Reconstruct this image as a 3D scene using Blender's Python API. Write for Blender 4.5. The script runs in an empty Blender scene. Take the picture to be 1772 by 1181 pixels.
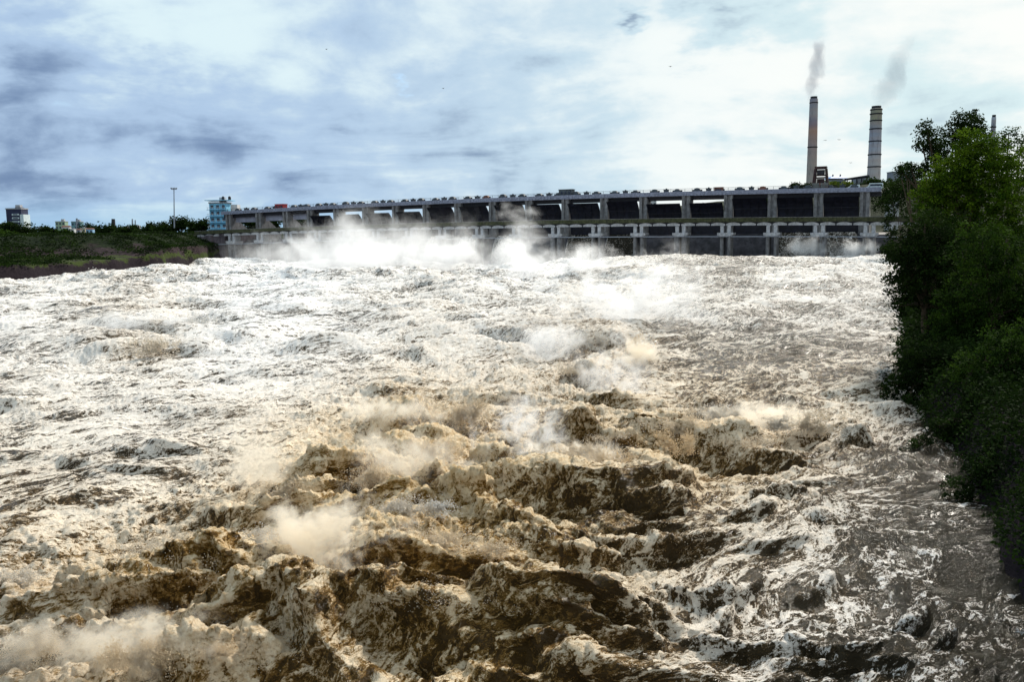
import bpy, math, random
import numpy as np
from mathutils import Vector
R = math.radians
sc = bpy.context.scene
col = sc.collection
rnd = random.Random(7)

# ---------------------------------------------------------------- camera
FPX, CX, CY, CAMZ = 1500.0, 886.0, 590.5, 12.0
PITCH = math.atan(184.5 / FPX); ROLL = R(.68)
RT0 = Vector((1, 0, 0)); FW = Vector((0, math.cos(PITCH), -math.sin(PITCH))); UP0 = Vector((0, math.sin(PITCH), math.cos(PITCH)))
RT = RT0 * math.cos(ROLL) - UP0 * math.sin(ROLL)
UP = RT0 * math.sin(ROLL) + UP0 * math.cos(ROLL)
cam_d = bpy.data.cameras.new('camera'); cam = bpy.data.objects.new('camera', cam_d); col.objects.link(cam)
cam_d.sensor_width = 36; cam_d.lens = FPX / 1772 * 36; cam_d.clip_start = .1; cam_d.clip_end = 20000
from mathutils import Matrix
M = Matrix((RT, UP, -FW)).transposed().to_4x4(); M.translation = (0, 0, CAMZ)
cam.matrix_world = M; sc.camera = cam

# ---------------------------------------------------------------- light, sky, exposure
SUN_AZ, SUN_EL = R(32), R(38)
sd = bpy.data.lights.new('sun', 'SUN'); sd.energy = 3.4; sd.angle = R(7); sd.color = (1, .93, .82)
so = bpy.data.objects.new('sun', sd); col.objects.link(so)
sdir = Vector((math.sin(SUN_AZ) * math.cos(SUN_EL), math.cos(SUN_AZ) * math.cos(SUN_EL), math.sin(SUN_EL)))
so.rotation_euler = sdir.to_track_quat('Z', 'Y').to_euler(); so.location = sdir * 300
vs = sc.view_settings; vs.view_transform = 'Standard'; vs.look = 'None'; vs.exposure = 0.65; vs.gamma = 1; vs.use_curve_mapping = False
sc.render.engine = 'CYCLES'
cy = sc.cycles
cy.max_bounces = 10; cy.diffuse_bounces = 3; cy.glossy_bounces = 2; cy.transmission_bounces = 2; cy.volume_bounces = 8; cy.transparent_max_bounces = 8
cy.use_denoising = True; cy.caustics_reflective = False; cy.caustics_refractive = False
cy.volume_step_rate = .8; cy.volume_max_steps = 160

class NT:
    """small node-tree writer"""
    def __init__(s, tree): s.t = tree; s.n = tree.nodes; s.l = tree.links
    def new(s, ty, **kw):
        n = s.n.new(ty)
        for k, v in kw.items(): setattr(n, k, v)
        return n
    def put(s, sock, v):
        if hasattr(v, 'links') or isinstance(v, bpy.types.NodeSocket): s.l.new(v, sock)
        elif isinstance(v, (tuple, list)) and len(v) == 3 and sock.type == 'RGBA': sock.default_value = (*v, 1)
        else: sock.default_value = v
    def math(s, op, a, b=0.0, c=0.0, clamp=False):
        n = s.new('ShaderNodeMath', operation=op); n.use_clamp = clamp
        s.put(n.inputs[0], a); s.put(n.inputs[1], b); s.put(n.inputs[2], c); return n.outputs[0]
    def vmath(s, op, a, b=(0, 0, 0), scale=None):
        n = s.new('ShaderNodeVectorMath', operation=op); s.put(n.inputs[0], a); s.put(n.inputs[1], b)
        if scale is not None: s.put(n.inputs['Scale'], scale)
        return n.outputs['Value'] if op in ('DOT_PRODUCT', 'LENGTH') else n.outputs['Vector']
    def mix(s, f, a, b):
        n = s.new('ShaderNodeMix', data_type='RGBA'); s.put(n.inputs[0], f); s.put(n.inputs[6], a); s.put(n.inputs[7], b); return n.outputs[2]
    def noise(s, vec, scale, detail=4, rough=.55, dist=0.0, col=False):
        n = s.new('ShaderNodeTexNoise'); s.put(n.inputs['Vector'], vec); n.inputs['Scale'].default_value = scale
        n.inputs['Detail'].default_value = detail; n.inputs['Roughness'].default_value = rough; n.inputs['Distortion'].default_value = dist
        return n.outputs['Color' if col else 'Fac']
    def smooth(s, v, lo, hi, a=0.0, b=1.0):
        n = s.new('ShaderNodeMapRange', interpolation_type='SMOOTHSTEP'); s.put(n.inputs[0], v)
        s.put(n.inputs[1], lo); s.put(n.inputs[2], hi); s.put(n.inputs[3], a); s.put(n.inputs[4], b); return n.outputs[0]
    def mapping(s, vec, scale=(1, 1, 1), rot=(0, 0, 0), loc=(0, 0, 0)):
        n = s.new('ShaderNodeMapping'); s.put(n.inputs[0], vec); n.inputs['Scale'].default_value = scale
        n.inputs['Rotation'].default_value = rot; n.inputs['Location'].default_value = loc; return n.outputs[0]

def ray(x, y):
    return (FW + RT * ((x - CX) / FPX) - UP * ((y - CY) / FPX))
def at(x, y, Y):
    d = ray(x, y); return Vector((0, 0, CAMZ)) + d * (Y / d.y)
def onz(x, y, z=0.0):
    d = ray(x, y); return Vector((0, 0, CAMZ)) + d * ((z - CAMZ) / d.z)
def proj(P):
    v = Vector(P) - Vector((0, 0, CAMZ)); w = v.dot(FW)
    return CX + FPX * v.dot(RT) / w, CY - FPX * v.dot(UP) / w

# world: Nishita sky with a broken cloud layer over it
w = bpy.data.worlds.new('World'); sc.world = w; w.use_nodes = True
nt = NT(w.node_tree); nt.n.clear()
sky = nt.new('ShaderNodeTexSky', sky_type='NISHITA', sun_disc=False, sun_elevation=SUN_EL, sun_rotation=SUN_AZ)
D = nt.vmath('NORMALIZE', nt.new('ShaderNodeTexCoord').outputs['Generated'])
sep = nt.new('ShaderNodeSeparateXYZ'); nt.put(sep.inputs[0], D)
zz = nt.math('ADD', nt.math('MAXIMUM', sep.outputs[2], 0.0), .24)
comb = nt.new('ShaderNodeCombineXYZ')
nt.put(comb.inputs[0], nt.math('DIVIDE', sep.outputs[0], zz)); nt.put(comb.inputs[1], nt.math('DIVIDE', sep.outputs[1], zz))
CP = comb.outputs[0]
warp = nt.vmath('ADD', CP, nt.vmath('SCALE', nt.vmath('SUBTRACT', nt.noise(CP, .9, 3, .5, 0, True), (.5, .5, .5)), scale=1.3))
c1 = nt.noise(nt.mapping(warp, (.8, 1.0, 1), (0, 0, .35)), 1.3, 8, .52)
c2 = nt.noise(nt.mapping(warp, (.8, 1.3, 1), (0, 0, .2), (7, 3, 0)), 3.0, 8, .54)
c3 = nt.noise(nt.mapping(D, (1, 1, 1.6)), 6.0, 9, .58)
Dw = nt.vmath('ADD', D, nt.vmath('SCALE', nt.vmath('SUBTRACT', nt.noise(nt.mapping(D, (1, 1, 2.5)), 7.0, 5, .6, 0, True), (.5, .5, .5)), scale=.22))
def blob(x, y, rad, soft=1.0):
    d = ray(x, y).normalized()
    dd = nt.vmath('DISTANCE', Dw, tuple(d)) if False else None
    n = nt.new('ShaderNodeVectorMath', operation='DISTANCE'); nt.put(n.inputs[0], Dw); n.inputs[1].default_value = tuple(d)
    return nt.smooth(n.outputs['Value'], rad / FPX, 0.0)
def vsum(parts):
    a = None
    for k, b in parts:
        t = nt.math('MULTIPLY', b, k); a = t if a is None else nt.math('ADD', a, t)
    return a
dark = vsum([(1.15, blob(110, 235, 280)), (.15, blob(400, 240, 220)), (.22, blob(950, 130, 110)), (1.05, blob(1255, 45, 120)), (1.0, blob(1088, 42, 52)), (.35, blob(620, 290, 240)), (.55, blob(1000, 300, 240)), (.45, blob(1300, 300, 200)), (.30, blob(800, 210, 200)), (.55, blob(1380, 0, 90)), (.4, blob(1580, 60, 220)), (.45, blob(1650, 230, 200)), (.4, blob(1350, 210, 160))])
bright = vsum([(.30, blob(60, 40, 260)), (.40, blob(1450, 150, 420)), (.5, blob(1180, 170, 260)), (.7, blob(1230, 290, 130)), (.45, blob(150, 320, 200)), (.4, blob(380, 70, 130)), (.3, blob(700, 60, 300))])
th = nt.math('ADD', nt.math('MULTIPLY', nt.math('SUBTRACT', c1, .5), 1.25), nt.math('MULTIPLY', nt.math('SUBTRACT', c2, .5), .7))
th = nt.math('ADD', th, nt.math('MULTIPLY', nt.math('SUBTRACT', c3, .5), 1.35))
shade = nt.math('ADD', nt.math('ADD', .30, nt.math('MULTIPLY', th, .85)), nt.math('SUBTRACT', nt.math('MULTIPLY', dark, .50), nt.math('MULTIPLY', bright, .30)))
shade = nt.smooth(shade, .0, 1.0)
warm = nt.smooth(sep.outputs[0], -.35, .45)
white = nt.mix(warm, (.74, .90, .95), (.98, 1.0, .97))
grey = nt.mix(warm, (.17, .26, .43), (.34, .45, .56))
mid = nt.mix(warm, (.44, .595, .80), (.70, .86, .89))
cl = nt.mix(nt.smooth(shade, 0.0, .5), white, mid); cl = nt.mix(nt.smooth(shade, .45, 1.0), cl, grey)
skyc = nt.vmath('SCALE', sky.outputs[0], scale=.1)
lowblue = nt.math('MULTIPLY', nt.smooth(sep.outputs[2], .055, .0), nt.smooth(sep.outputs[0], .05, -.3))
cl = nt.mix(nt.math('MULTIPLY', lowblue, .8), cl, (.33, .56, .78))
gap = nt.math('MULTIPLY', nt.smooth(th, -.28, -.5), nt.smooth(sep.outputs[0], .5, .1))
gap = nt.math('MAXIMUM', nt.math('MULTIPLY', gap, .6), nt.math('MULTIPLY', blob(676, 100, 30), .55), clamp=True)
skyfar = nt.mix(gap, cl, nt.vmath('ADD', skyc, (.10, .30, .52)))
lowh = nt.smooth(sep.outputs[2], -.05, 0.0)
skyfar = nt.mix(lowh, (.16, .15, .12), skyfar)
bg = nt.new('ShaderNodeBackground'); nt.put(bg.inputs[0], nt.vmath('SCALE', skyfar, scale=6.4)); bg.inputs[1].default_value = .1
nt.l.new(bg.outputs[0], nt.new('ShaderNodeOutputWorld').inputs[0])
w.cycles.sampling_method = 'MANUAL'; w.cycles.sample_map_resolution = 512

# ---------------------------------------------------------------- noise in numpy
_rs = np.random.RandomState(11)
_perm = _rs.permutation(4096).astype(np.int32)
_ang = _rs.rand(4096) * 2 * np.pi
_g2 = np.stack([np.cos(_ang), np.sin(_ang)], 1).astype(np.float32)
_g3 = _rs.normal(size=(4096, 3)); _g3 = (_g3 / np.linalg.norm(_g3, axis=1)[:, None]).astype(np.float32)
def perlin2(x, y, seed=0):
    xi = np.floor(x).astype(np.int32); yi = np.floor(y).astype(np.int32); xf = (x - xi).astype(np.float32); yf = (y - yi).astype(np.float32)
    u = xf * xf * xf * (xf * (xf * 6 - 15) + 10); v = yf * yf * yf * (yf * (yf * 6 - 15) + 10)
    def g(i, j):
        h = _perm[(_perm[(xi + i + seed * 57) & 4095] + yi + j) & 4095]; q = _g2[h]
        return q[..., 0] * (xf - i) + q[..., 1] * (yf - j)
    a = g(0, 0); b = g(1, 0); c = g(0, 1); d = g(1, 1)
    a = a + u * (b - a); c = c + u * (d - c)
    return (a + v * (c - a)) * 1.4
def perlin3(x, y, z, seed=0):
    xi = np.floor(x).astype(np.int32); yi = np.floor(y).astype(np.int32); zi = np.floor(z).astype(np.int32)
    xf = (x - xi).astype(np.float32); yf = (y - yi).astype(np.float32); zf = (z - zi).astype(np.float32)
    u = xf * xf * (3 - 2 * xf); v = yf * yf * (3 - 2 * yf); w_ = zf * zf * (3 - 2 * zf)
    def g(i, j, k):
        h = _perm[(_perm[(_perm[(xi + i + seed * 57) & 4095] + yi + j) & 4095] + zi + k) & 4095]; q = _g3[h]
        return q[..., 0] * (xf - i) + q[..., 1] * (yf - j) + q[..., 2] * (zf - k)
    def L(a, b, t): return a + t * (b - a)
    return L(L(L(g(0, 0, 0), g(1, 0, 0), u), L(g(0, 1, 0), g(1, 1, 0), u), v), L(L(g(0, 0, 1), g(1, 0, 1), u), L(g(0, 1, 1), g(1, 1, 1), u), v), w_) * 1.4
def fbm3(x, y, z, s, o=4, seed=0):
    a = 1.0; t = 0
    for k in range(o):
        t = t + a * perlin3(x / s, y / s, z / s, seed + k); a *= .55; s *= .5
    return t
def sstep(v, a, b):
    t = np.clip((v - a) / (b - a), 0, 1); return t * t * (3 - 2 * t)

# ---------------------------------------------------------------- materials
def mat(name):
    m = bpy.data.materials.new(name); m.use_nodes = True; t = NT(m.node_tree)
    return m, t, m.node_tree.nodes['Principled BSDF']
def pos(t): return t.new('ShaderNodeNewGeometry').outputs['Position']
def simple(name, c, rough=.8, var=.25, scale=1.0, metal=0.0, stain=None, bump=0.0, spec=.3):
    m, t, b = mat(name); p = pos(t)
    n = t.noise(p, scale, 6, .62)
    c2 = tuple(min(1, v * (1 + var)) for v in c); c1_ = tuple(v * (1 - var) for v in c)
    cc = t.mix(t.smooth(n, .3, .7), c1_, c2)
    if stain:
        s = t.noise(t.mapping(p, (1, 1, .18)), scale * 1.7, 6, .7)
        cc = t.mix(t.smooth(s, .5, .68), cc, stain)
    t.put(b.inputs['Base Color'], cc); b.inputs['Roughness'].default_value = rough; b.inputs['Metallic'].default_value = metal
    b.inputs['Specular IOR Level'].default_value = spec
    if bump:
        bn = t.new('ShaderNodeBump'); bn.inputs['Strength'].default_value = bump; t.put(bn.inputs['Height'], t.noise(p, scale * 4, 5, .6)); t.l.new(bn.outputs[0], b.inputs['Normal'])
    return m
MC = simple('concrete', (.17, .17, .18), .9, .3, .8, stain=(.07, .065, .06), bump=.2)
MCL = simple('pale_concrete', (.36, .37, .40), .9, .25, 1.5, stain=(.25, .25, .26))
MCD = simple('wet_shaded_concrete', (.045, .042, .05), .6, .5, .5, stain=(.02, .018, .02), bump=.4)
MMOSS = simple('mossy_concrete', (.045, .05, .025), .95, .5, 1.3, stain=(.02, .02, .015))
MGATE = simple('gate_steel', (.008, .009, .018), .6, .5, .7, stain=(.014, .012, .018))
MDARK = simple('dark_steel', (.018, .018, .026), .6, .3, 2)
MRUST = simple('rusty_steel', (.030, .015, .016), .8, .5, 1.2, stain=(.03, .02, .03))
MHOIST = simple('hoist_paint', (.05, .065, .08), .6, .4, 1.2)
MREDB = simple('red_paint', (.30, .03, .035), .6, .3, 1)
MBROWNB = simple('brown_paint', (.16, .07, .05), .7, .3, 1)
MPANEL = simple('grey_panel', (.30, .31, .40), .8, .15, .5)
MBLUEW = simple('light_blue_wall', (.20, .50, .72), .8, .12, .6, stain=(.12, .32, .5))
MWIN = simple('window_glass', (.02, .03, .06), .2, .3, 2, spec=.5)
MNAVY = simple('navy_cladding', (.018, .022, .06), .6, .2, .3)
MWHITE = simple('white_paint', (.55, .64, .68), .8, .1, .5)
MPOLE = simple('galvanised_steel', (.25, .28, .34), .5, .1, 1)
MBROOF = simple('blue_sheet_roof', (.03, .16, .48), .6, .2, .5)
MBARK = simple('bark', (.05, .038, .025), .95, .4, 4, bump=.4)

# ---------------------------------------------------------------- mesh helpers
class MB:
    def __init__(s): s.v = []; s.f = []
    def box(s, o, ex, ey, ez, a, b):
        """box between local corners a,b in frame (ex,ey,ez) at o"""
        i = len(s.v)
        for z in (a[2], b[2]):
            for x, y in ((a[0], a[1]), (b[0], a[1]), (b[0], b[1]), (a[0], b[1])):
                s.v.append(tuple(o + ex * x + ey * y + ez * z))
        s.f += [(i, i + 3, i + 2, i + 1), (i + 4, i + 5, i + 6, i + 7), (i, i + 1, i + 5, i + 4), (i + 1, i + 2, i + 6, i + 5), (i + 2, i + 3, i + 7, i + 6), (i + 3, i, i + 4, i + 7)]
    def wbox(s, x0, x1, y0, y1, z0, z1): s.box(Vector((0, 0, 0)), Vector((1, 0, 0)), Vector((0, 1, 0)), Vector((0, 0, 1)), (x0, y0, z0), (x1, y1, z1))
    def hexa(s, P):
        i = len(s.v); s.v += [tuple(p) for p in P]
        s.f += [(i, i + 3, i + 2, i + 1), (i + 4, i + 5, i + 6, i + 7), (i, i + 1, i + 5, i + 4), (i + 1, i + 2, i + 6, i + 5), (i + 2, i + 3, i + 7, i + 6), (i + 3, i, i + 4, i + 7)]
    def loft(s, rings, caps=True):
        i = len(s.v); n = len(rings[0])
        for r_ in rings: s.v += [tuple(p) for p in r_]
        for k in range(len(rings) - 1):
            for j in range(n):
                a = i + k * n + j; b = i + k * n + (j + 1) % n; s.f.append((a, b, b + n, a + n))
        if caps: s.f.append(tuple(i + j for j in reversed(range(n)))); s.f.append(tuple(i + (len(rings) - 1) * n + j for j in range(n)))
    def tube(s, pts, rads, n=8):
        rings = []
        for k, p in enumerate(pts):
            p = Vector(p); d = (Vector(pts[min(k + 1, len(pts) - 1)]) - Vector(pts[max(k - 1, 0)])).normalized()
            a = d.orthogonal().normalized() if k == 0 or abs(d.z) > .9 else d.cross(Vector((0, 0, 1))).normalized()
            if abs(d.z) > .9: a = Vector((1, 0, 0)); a = (a - d * a.dot(d)).normalized()
            b = d.cross(a)
            rings.append([p + (a * math.cos(2 * math.pi * j / n) + b * math.sin(2 * math.pi * j / n)) * rads[k] for j in range(n)])
        s.loft(rings)
    def build(s, name, m, parent=None, smooth=False, origin=None):
        me = bpy.data.meshes.new(name); o_ = Vector(origin) if origin is not None else Vector((0, 0, 0))
        vv = [tuple(Vector(p) - o_) for p in s.v] if origin is not None else s.v
        me.from_pydata(vv, [], s.f); me.validate(); me.materials.append(m)
        if smooth: me.shade_smooth()
        o = bpy.data.objects.new(name, me); col.objects.link(o); o.location = o_
        if parent is not None:
            o.parent = parent; o.location = o_ - wloc(parent)
        return o
def wloc(o):
    v = Vector((0, 0, 0))
    while o is not None: v = v + o.location; o = o.parent
    return v
def tag(o, label=None, cat=None, group=None, kind=None):
    if label: o['label'] = label
    if cat: o['category'] = cat
    if group: o['group'] = group
    if kind: o['kind'] = kind
    return o
def empty(name, loc):
    o = bpy.data.objects.new(name, None); col.objects.link(o); o.location = loc; return o
def npmesh(name, V, F, m, parent=None, smooth=False, attrs=None, corners=4):
    me = bpy.data.meshes.new(name); nv, nf = len(V), len(F)
    me.vertices.add(nv); me.vertices.foreach_set('co', np.ascontiguousarray(V, np.float32).ravel())
    me.loops.add(nf * corners); me.loops.foreach_set('vertex_index', np.ascontiguousarray(F, np.int32).ravel())
    me.polygons.add(nf); me.polygons.foreach_set('loop_start', np.arange(0, nf * corners, corners, dtype=np.int32))
    try: me.polygons.foreach_set('loop_total', np.full(nf, corners, dtype=np.int32))
    except Exception: pass
    me.update(calc_edges=True)
    for k, a in (attrs or {}).items():
        if a.ndim == 1:
            at_ = me.attributes.new(k, 'FLOAT', 'POINT'); at_.data.foreach_set('value', a.astype(np.float32))
        else:
            at_ = me.attributes.new(k, 'FLOAT_VECTOR', 'POINT'); at_.data.foreach_set('vector', a.astype(np.float32).ravel())
    if smooth: me.shade_smooth()
    me.materials.append(m)
    o = bpy.data.objects.new(name, me); col.objects.link(o)
    if parent is not None: o.parent = parent; o.location = -wloc(parent)
    return o

# ---------------------------------------------------------------- dam frame
DO = Vector((115.72, 284.6, 0)); ANG = R(155.4)
DE = Vector((math.cos(ANG), math.sin(ANG), 0)); DN = Vector((math.sin(ANG), -math.cos(ANG), 0)); DZ = Vector((0, 0, 1))
if DN.y < 0: DN = -DN
def dam(u, v, z): return DO + DE * u + DN * v + DZ * z
def upx(x, v, z=18.0):
    a, b = -120.0, 420.0
    for _ in range(50):
        m_ = (a + b) / 2
        if proj(dam(m_, v, z))[0] > x: a = m_
        else: b = m_
    return (a + b) / 2
def zpy(y, P):
    a, b = -20.0, 200.0
    for _ in range(50):
        m_ = (a + b) / 2
        if proj((P[0], P[1], m_))[1] > y: a = m_
        else: b = m_
    return (a + b) / 2
def interp(tab, x):
    xs = sorted(tab); return float(np.interp(x, [p[0] for p in xs], [p[1] for p in xs]))

# ---------------------------------------------------------------- ground
SH_L = [(-300, -150), (0, -146), (237, -140), (281, -131), (315, -124), (383, -126), (420, -108), (700, -60), (6000, 0)]
SH_R = [(-300, 8), (10, 9), (25, 14.5), (45, 21.5), (64, 28), (120, 54), (200, 89), (285, 122), (330, 112), (420, 70), (700, 60), (6000, 60)]
def ground_h(X, Y):
    L = np.interp(Y, [p[0] for p in SH_L], [p[1] for p in SH_L]); Rr = np.interp(Y, [p[0] for p in SH_R], [p[1] for p in SH_R])
    wob = perlin2(X / 14, Y / 14, 3) * 2.2 + perlin2(X / 4, Y / 4, 4) * .7
    dl = L - X + wob; dr = X - Rr + wob * .6
    n1 = perlin2(X / 25, Y / 25, 5) * .9 + perlin2(X / 7, Y / 7, 6) * .35
    steep = sstep(Y, 292, 330)
    hl = -6 + sstep(dl, -2, 3) * (11 + 4 * steep) + sstep(dl, 3, 70 - 50 * steep) * (6.9 - 2.2 * steep)
    hl = np.where(dl > -2, hl + n1 * sstep(dl, 0, 10), -6)
    hr = -6 + sstep(dr, -2, 4) * 9 + sstep(dr, 3, 22) * 6 + sstep(dr, 20, 80) * 4
    hr = np.where(dr > -2, hr + n1 * sstep(dr, 0, 10), -6)
    hill = 21 * sstep(X + (Y - 330) * .12, 108, 190) * sstep(Y, 300, 400) * (1 - sstep(np.hypot(X - 300, Y - 560), 250, 600))
    h = np.maximum(hl, hr)
    far = sstep(np.hypot(X, Y), 700, 1500)
    h = np.where(h > 0, h + hill, h)
    up = sstep(Y, 420, 520)          # reservoir banks rise behind the barrage
    h = np.maximum(h, -6 + up * 18)
    return h * (1 - far) + 11 * far
rr = np.concatenate([np.linspace(4, 60, 60)[:-1], np.linspace(60, 520, 260)[:-1], np.geomspace(520, 14000, 60)])
aa = np.concatenate([np.linspace(-180, -50, 60)[:-1], np.linspace(-50, 50, 420)[:-1], np.linspace(50, 180, 60)]) * np.pi / 180
A_, R_ = np.meshgrid(aa, rr); GX = R_ * np.sin(A_); GY = R_ * np.cos(A_); GZ = ground_h(GX, GY)
nr, nc = GX.shape
idx = np.arange(nr * nc).reshape(nr, nc)
GF = np.stack([idx[:-1, :-1], idx[:-1, 1:], idx[1:, 1:], idx[1:, :-1]], -1).reshape(-1, 4)
mg, t, b = mat('bank_ground'); p = pos(t)
sp = t.new('ShaderNodeSeparateXYZ'); t.put(sp.inputs[0], p)
n1 = t.noise(p, .12, 8, .65); n2 = t.noise(t.mapping(p, (1, 1, 2.5)), .6, 8, .7)
grass = t.mix(t.smooth(n2, .35, .7), (.004, .009, .003), (.015, .025, .007))
earth = t.mix(t.smooth(n2, .35, .7), (.014, .010, .012), (.050, .034, .038))
hz = t.math('ADD', sp.outputs[2], t.math('MULTIPLY', t.math('SUBTRACT', n1, .5), 12.0))
cc = t.mix(t.smooth(hz, 8.0, 10.0), earth, grass)
cc = t.mix(t.math('MULTIPLY', t.smooth(hz, 6.6, 5.8), t.smooth(hz, 4.0, 5.0)), cc, (.035, .05, .012))
cc = t.mix(t.smooth(hz, 5.2, 3.6), cc, t.mix(n2, (.007, .005, .007), (.020, .014, .019)))
cc = t.mix(t.smooth(sp.outputs[2], 18.0, 22.0), cc, t.mix(n2, (.003, .007, .002), (.018, .030, .008)))
t.put(b.inputs['Base Color'], cc); b.inputs['Roughness'].default_value = .95; b.inputs['Specular IOR Level'].default_value = .1
bn = t.new('ShaderNodeBump'); bn.inputs['Strength'].default_value = .8; bn.inputs['Distance'].default_value = .6; t.put(bn.inputs['Height'], n2); t.l.new(bn.outputs[0], b.inputs['Normal'])
ground = npmesh('ground', np.stack([GX, GY, GZ], -1).reshape(-1, 3), GF[:, ::-1], mg, smooth=True)
tag(ground, kind='structure')
def gz(x, y): return float(ground_h(np.array([x], dtype=float), np.array([y], dtype=float))[0])

# ---------------------------------------------------------------- flood water
rows = [15.0]
while rows[-1] < 100: rows.append(rows[-1] + max(.075, rows[-1] ** 2 / 13000))
while rows[-1] < 420: rows.append(rows[-1] + (.55 if rows[-1] < 300 else 1.2))
rows = np.array([5, 8, 11, 13] + rows, dtype=np.float64)
cols = np.concatenate([np.linspace(-1.6, -.68, 50)[:-1], np.linspace(-.68, .62, 1150)[:-1], np.linspace(.62, 1.1, 30)])
T_, Y_ = np.meshgrid(cols, rows); X_ = T_ * Y_
nr, nc = X_.shape
cr, sr = math.cos(ROLL), math.sin(ROLL)
rt, fw, up_ = np.array(RT), np.array(FW), np.array(UP)
def nproj(X, Y, Z):
    q = np.stack([X, Y, Z - CAMZ], -1); w_ = q @ fw
    return CX + FPX * (q @ rt) / w_, CY - FPX * (q @ up_) / w_
PX, PY = nproj(X_, Y_, np.zeros_like(X_)); PY = np.minimum(PY, 2500)
# control points: foam cover (cut at lower right to paint in tree shade), warm tint, boil (0 streaky calm .. 1 churning)
CPT = [(60, 520, 0.80, .25, .35), (250, 510, 0.85, .2, .3), (450, 500, 0.90, .1, .2), (700, 490, 0.90, .1, .3), (900, 480, 0.90, .1, .4), (1100, 450, 0.85, .3, .6), (1250, 460, 0.45, .35, .5),
       (1400, 460, 0.85, .3, .3), (1500, 470, 0.85, .3, .3), (1350, 520, 0.80, .35, .25), (1500, 540, 0.80, .3, .2), (1250, 520, 0.50, .4, .3), (1300, 570, 0.74, .35, .1), (1450, 590, 0.42, .4, .15),
       (1220, 640, -0.23, .5, .05), (1350, 650, -0.30, .5, .05), (1300, 690, -0.27, .5, .1), (1430, 660, -0.17, .5, .25), (1520, 620, 0.62, .4, .3), (1480, 700, 0.62, .5, .6), (1400, 740, 0.72, .5, .9), (1250, 730, 0.80, .5, 1.),
       (100, 600, 0.78, .3, .2), (240, 570, 0.66, .6, .8), (400, 600, 0.88, .15, .2), (600, 590, 0.85, .2, .3), (740, 545, 0.75, .5, .6), (850, 560, 0.85, .25, .4), (950, 600, 0.78, .5, .8), (1080, 580, 0.92, .3, .9),
       (60, 690, 0.66, .3, .2), (200, 700, 0.70, .25, .15), (400, 690, 0.80, .2, .15), (560, 680, 0.82, .2, .2), (750, 650, 0.75, .3, .4), (900, 660, 0.80, .3, .6), (1030, 660, 0.62, .7, 1.), (1150, 690, 0.70, .4, .5),
       (50, 800, 0.42, .4, .1), (220, 830, 0.48, .3, .1), (380, 800, 0.62, .3, .15), (450, 760, 0.72, .5, .3), (580, 790, 0.62, .75, .9), (680, 740, 0.50, .85, 1.), (780, 740, 0.72, .8, 1.), (900, 740, 0.85, .5, 1.), (1000, 760, 0.50, .7, 1.), (1180, 780, 0.45, .95, 1.), (1310, 790, 0.46, .9, 1.), (1420, 810, 0.62, .4, .3),
       (60, 900, 0.36, .45, .1), (250, 890, 0.42, .35, .1), (400, 900, 0.40, .7, .5), (560, 880, 0.60, .9, 1.), (700, 870, 0.62, .9, 1.), (820, 850, 0.50, .9, 1.), (1000, 850, 0.20, .8, .5), (1130, 870, 0.35, .8, .6), (1250, 880, 0.23, .6, .3), (1400, 880, 0.21, .4, .2), (1520, 880, -0.40, .3, .1),
       (30, 1010, 0.70, .5, .9), (200, 1000, 0.42, .95, 1.), (350, 990, 0.45, .95, 1.), (480, 1010, 0.55, .9, 1.), (620, 980, 0.66, .9, 1.), (820, 950, 0.50, .9, .9), (950, 950, 0.52, .8, .8), (1100, 950, 0.46, .6, .5), (1250, 970, 0.25, .4, .2), (1400, 980, 0.17, .35, .2), (1520, 1000, -0.30, .2, .2), (1620, 960, -0.55, .1, .1),
       (60, 1130, 0.55, .6, 1.), (250, 1120, 0.70, .7, 1.), (420, 1120, 0.50, .8, .9), (550, 1120, 0.38, .6, .6), (700, 1060, 0.24, .85, .7), (830, 1080, 0.18, .85, .6), (950, 1040, 0.42, .8, .8), (1050, 1100, 0.40, .7, .6), (1200, 1080, 0.42, .35, .2), (1350, 1060, 0.17, .3, .2), (1500, 1080, -0.19, .2, .2), (1620, 1100, -0.23, .15, .3), (1750, 1120, -0.45, .1, .1),
       (1600, 850, -0.55, .2, .1), (1700, 1000, -0.55, .1, .1), (1580, 760, 0.10, .3, .3)]
sub = (slice(None, None, 6), slice(None, None, 6))
cx_, cy_ = PX[sub], PY[sub]; W = 0; acc = [0, 0, 0]
for (x, y, f_, wm, bo) in CPT:
    s_ = 38 + max(0, y - 440) * .07
    g_ = np.exp(-(((cx_ - x) / (s_ * 1.35)) ** 2 + ((cy_ - y) / s_) ** 2) / 2) + 1e-9 / (1 + ((cx_ - x) ** 2 + (cy_ - y) ** 2) / 1e4)
    W = W + g_; acc = [acc[0] + g_ * f_, acc[1] + g_ * wm, acc[2] + g_ * bo]
def upsample(a):
    ri = np.arange(nr) / 6.0; ci = np.arange(nc) / 6.0
    r0 = np.minimum(ri.astype(int), a.shape[0] - 2); c0 = np.minimum(ci.astype(int), a.shape[1] - 2)
    fr = np.clip(ri - r0, 0, 1)[:, None]; fc = np.clip(ci - c0, 0, 1)[None]
    return (a[r0][:, c0] * (1 - fc) + a[r0][:, c0 + 1] * fc) * (1 - fr) + (a[r0 + 1][:, c0] * (1 - fc) + a[r0 + 1][:, c0 + 1] * fc) * fr
FO, TN, BO = [upsample(a / W) for a in acc]
wx = X_ + perlin2(X_ / 9, Y_ / 9, 21) * 2.4; wy = Y_ + perlin2(X_ / 9, Y_ / 9, 22) * 2.4
dist = Y_
near_dam = sstep(Y_, 120, 250)
rightside = sstep(X_ - .06 * Y_, -10, 30)
H = near_dam * rightside * 3.3 * (1 - .5 * sstep(Y_, 262, 285))
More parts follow.
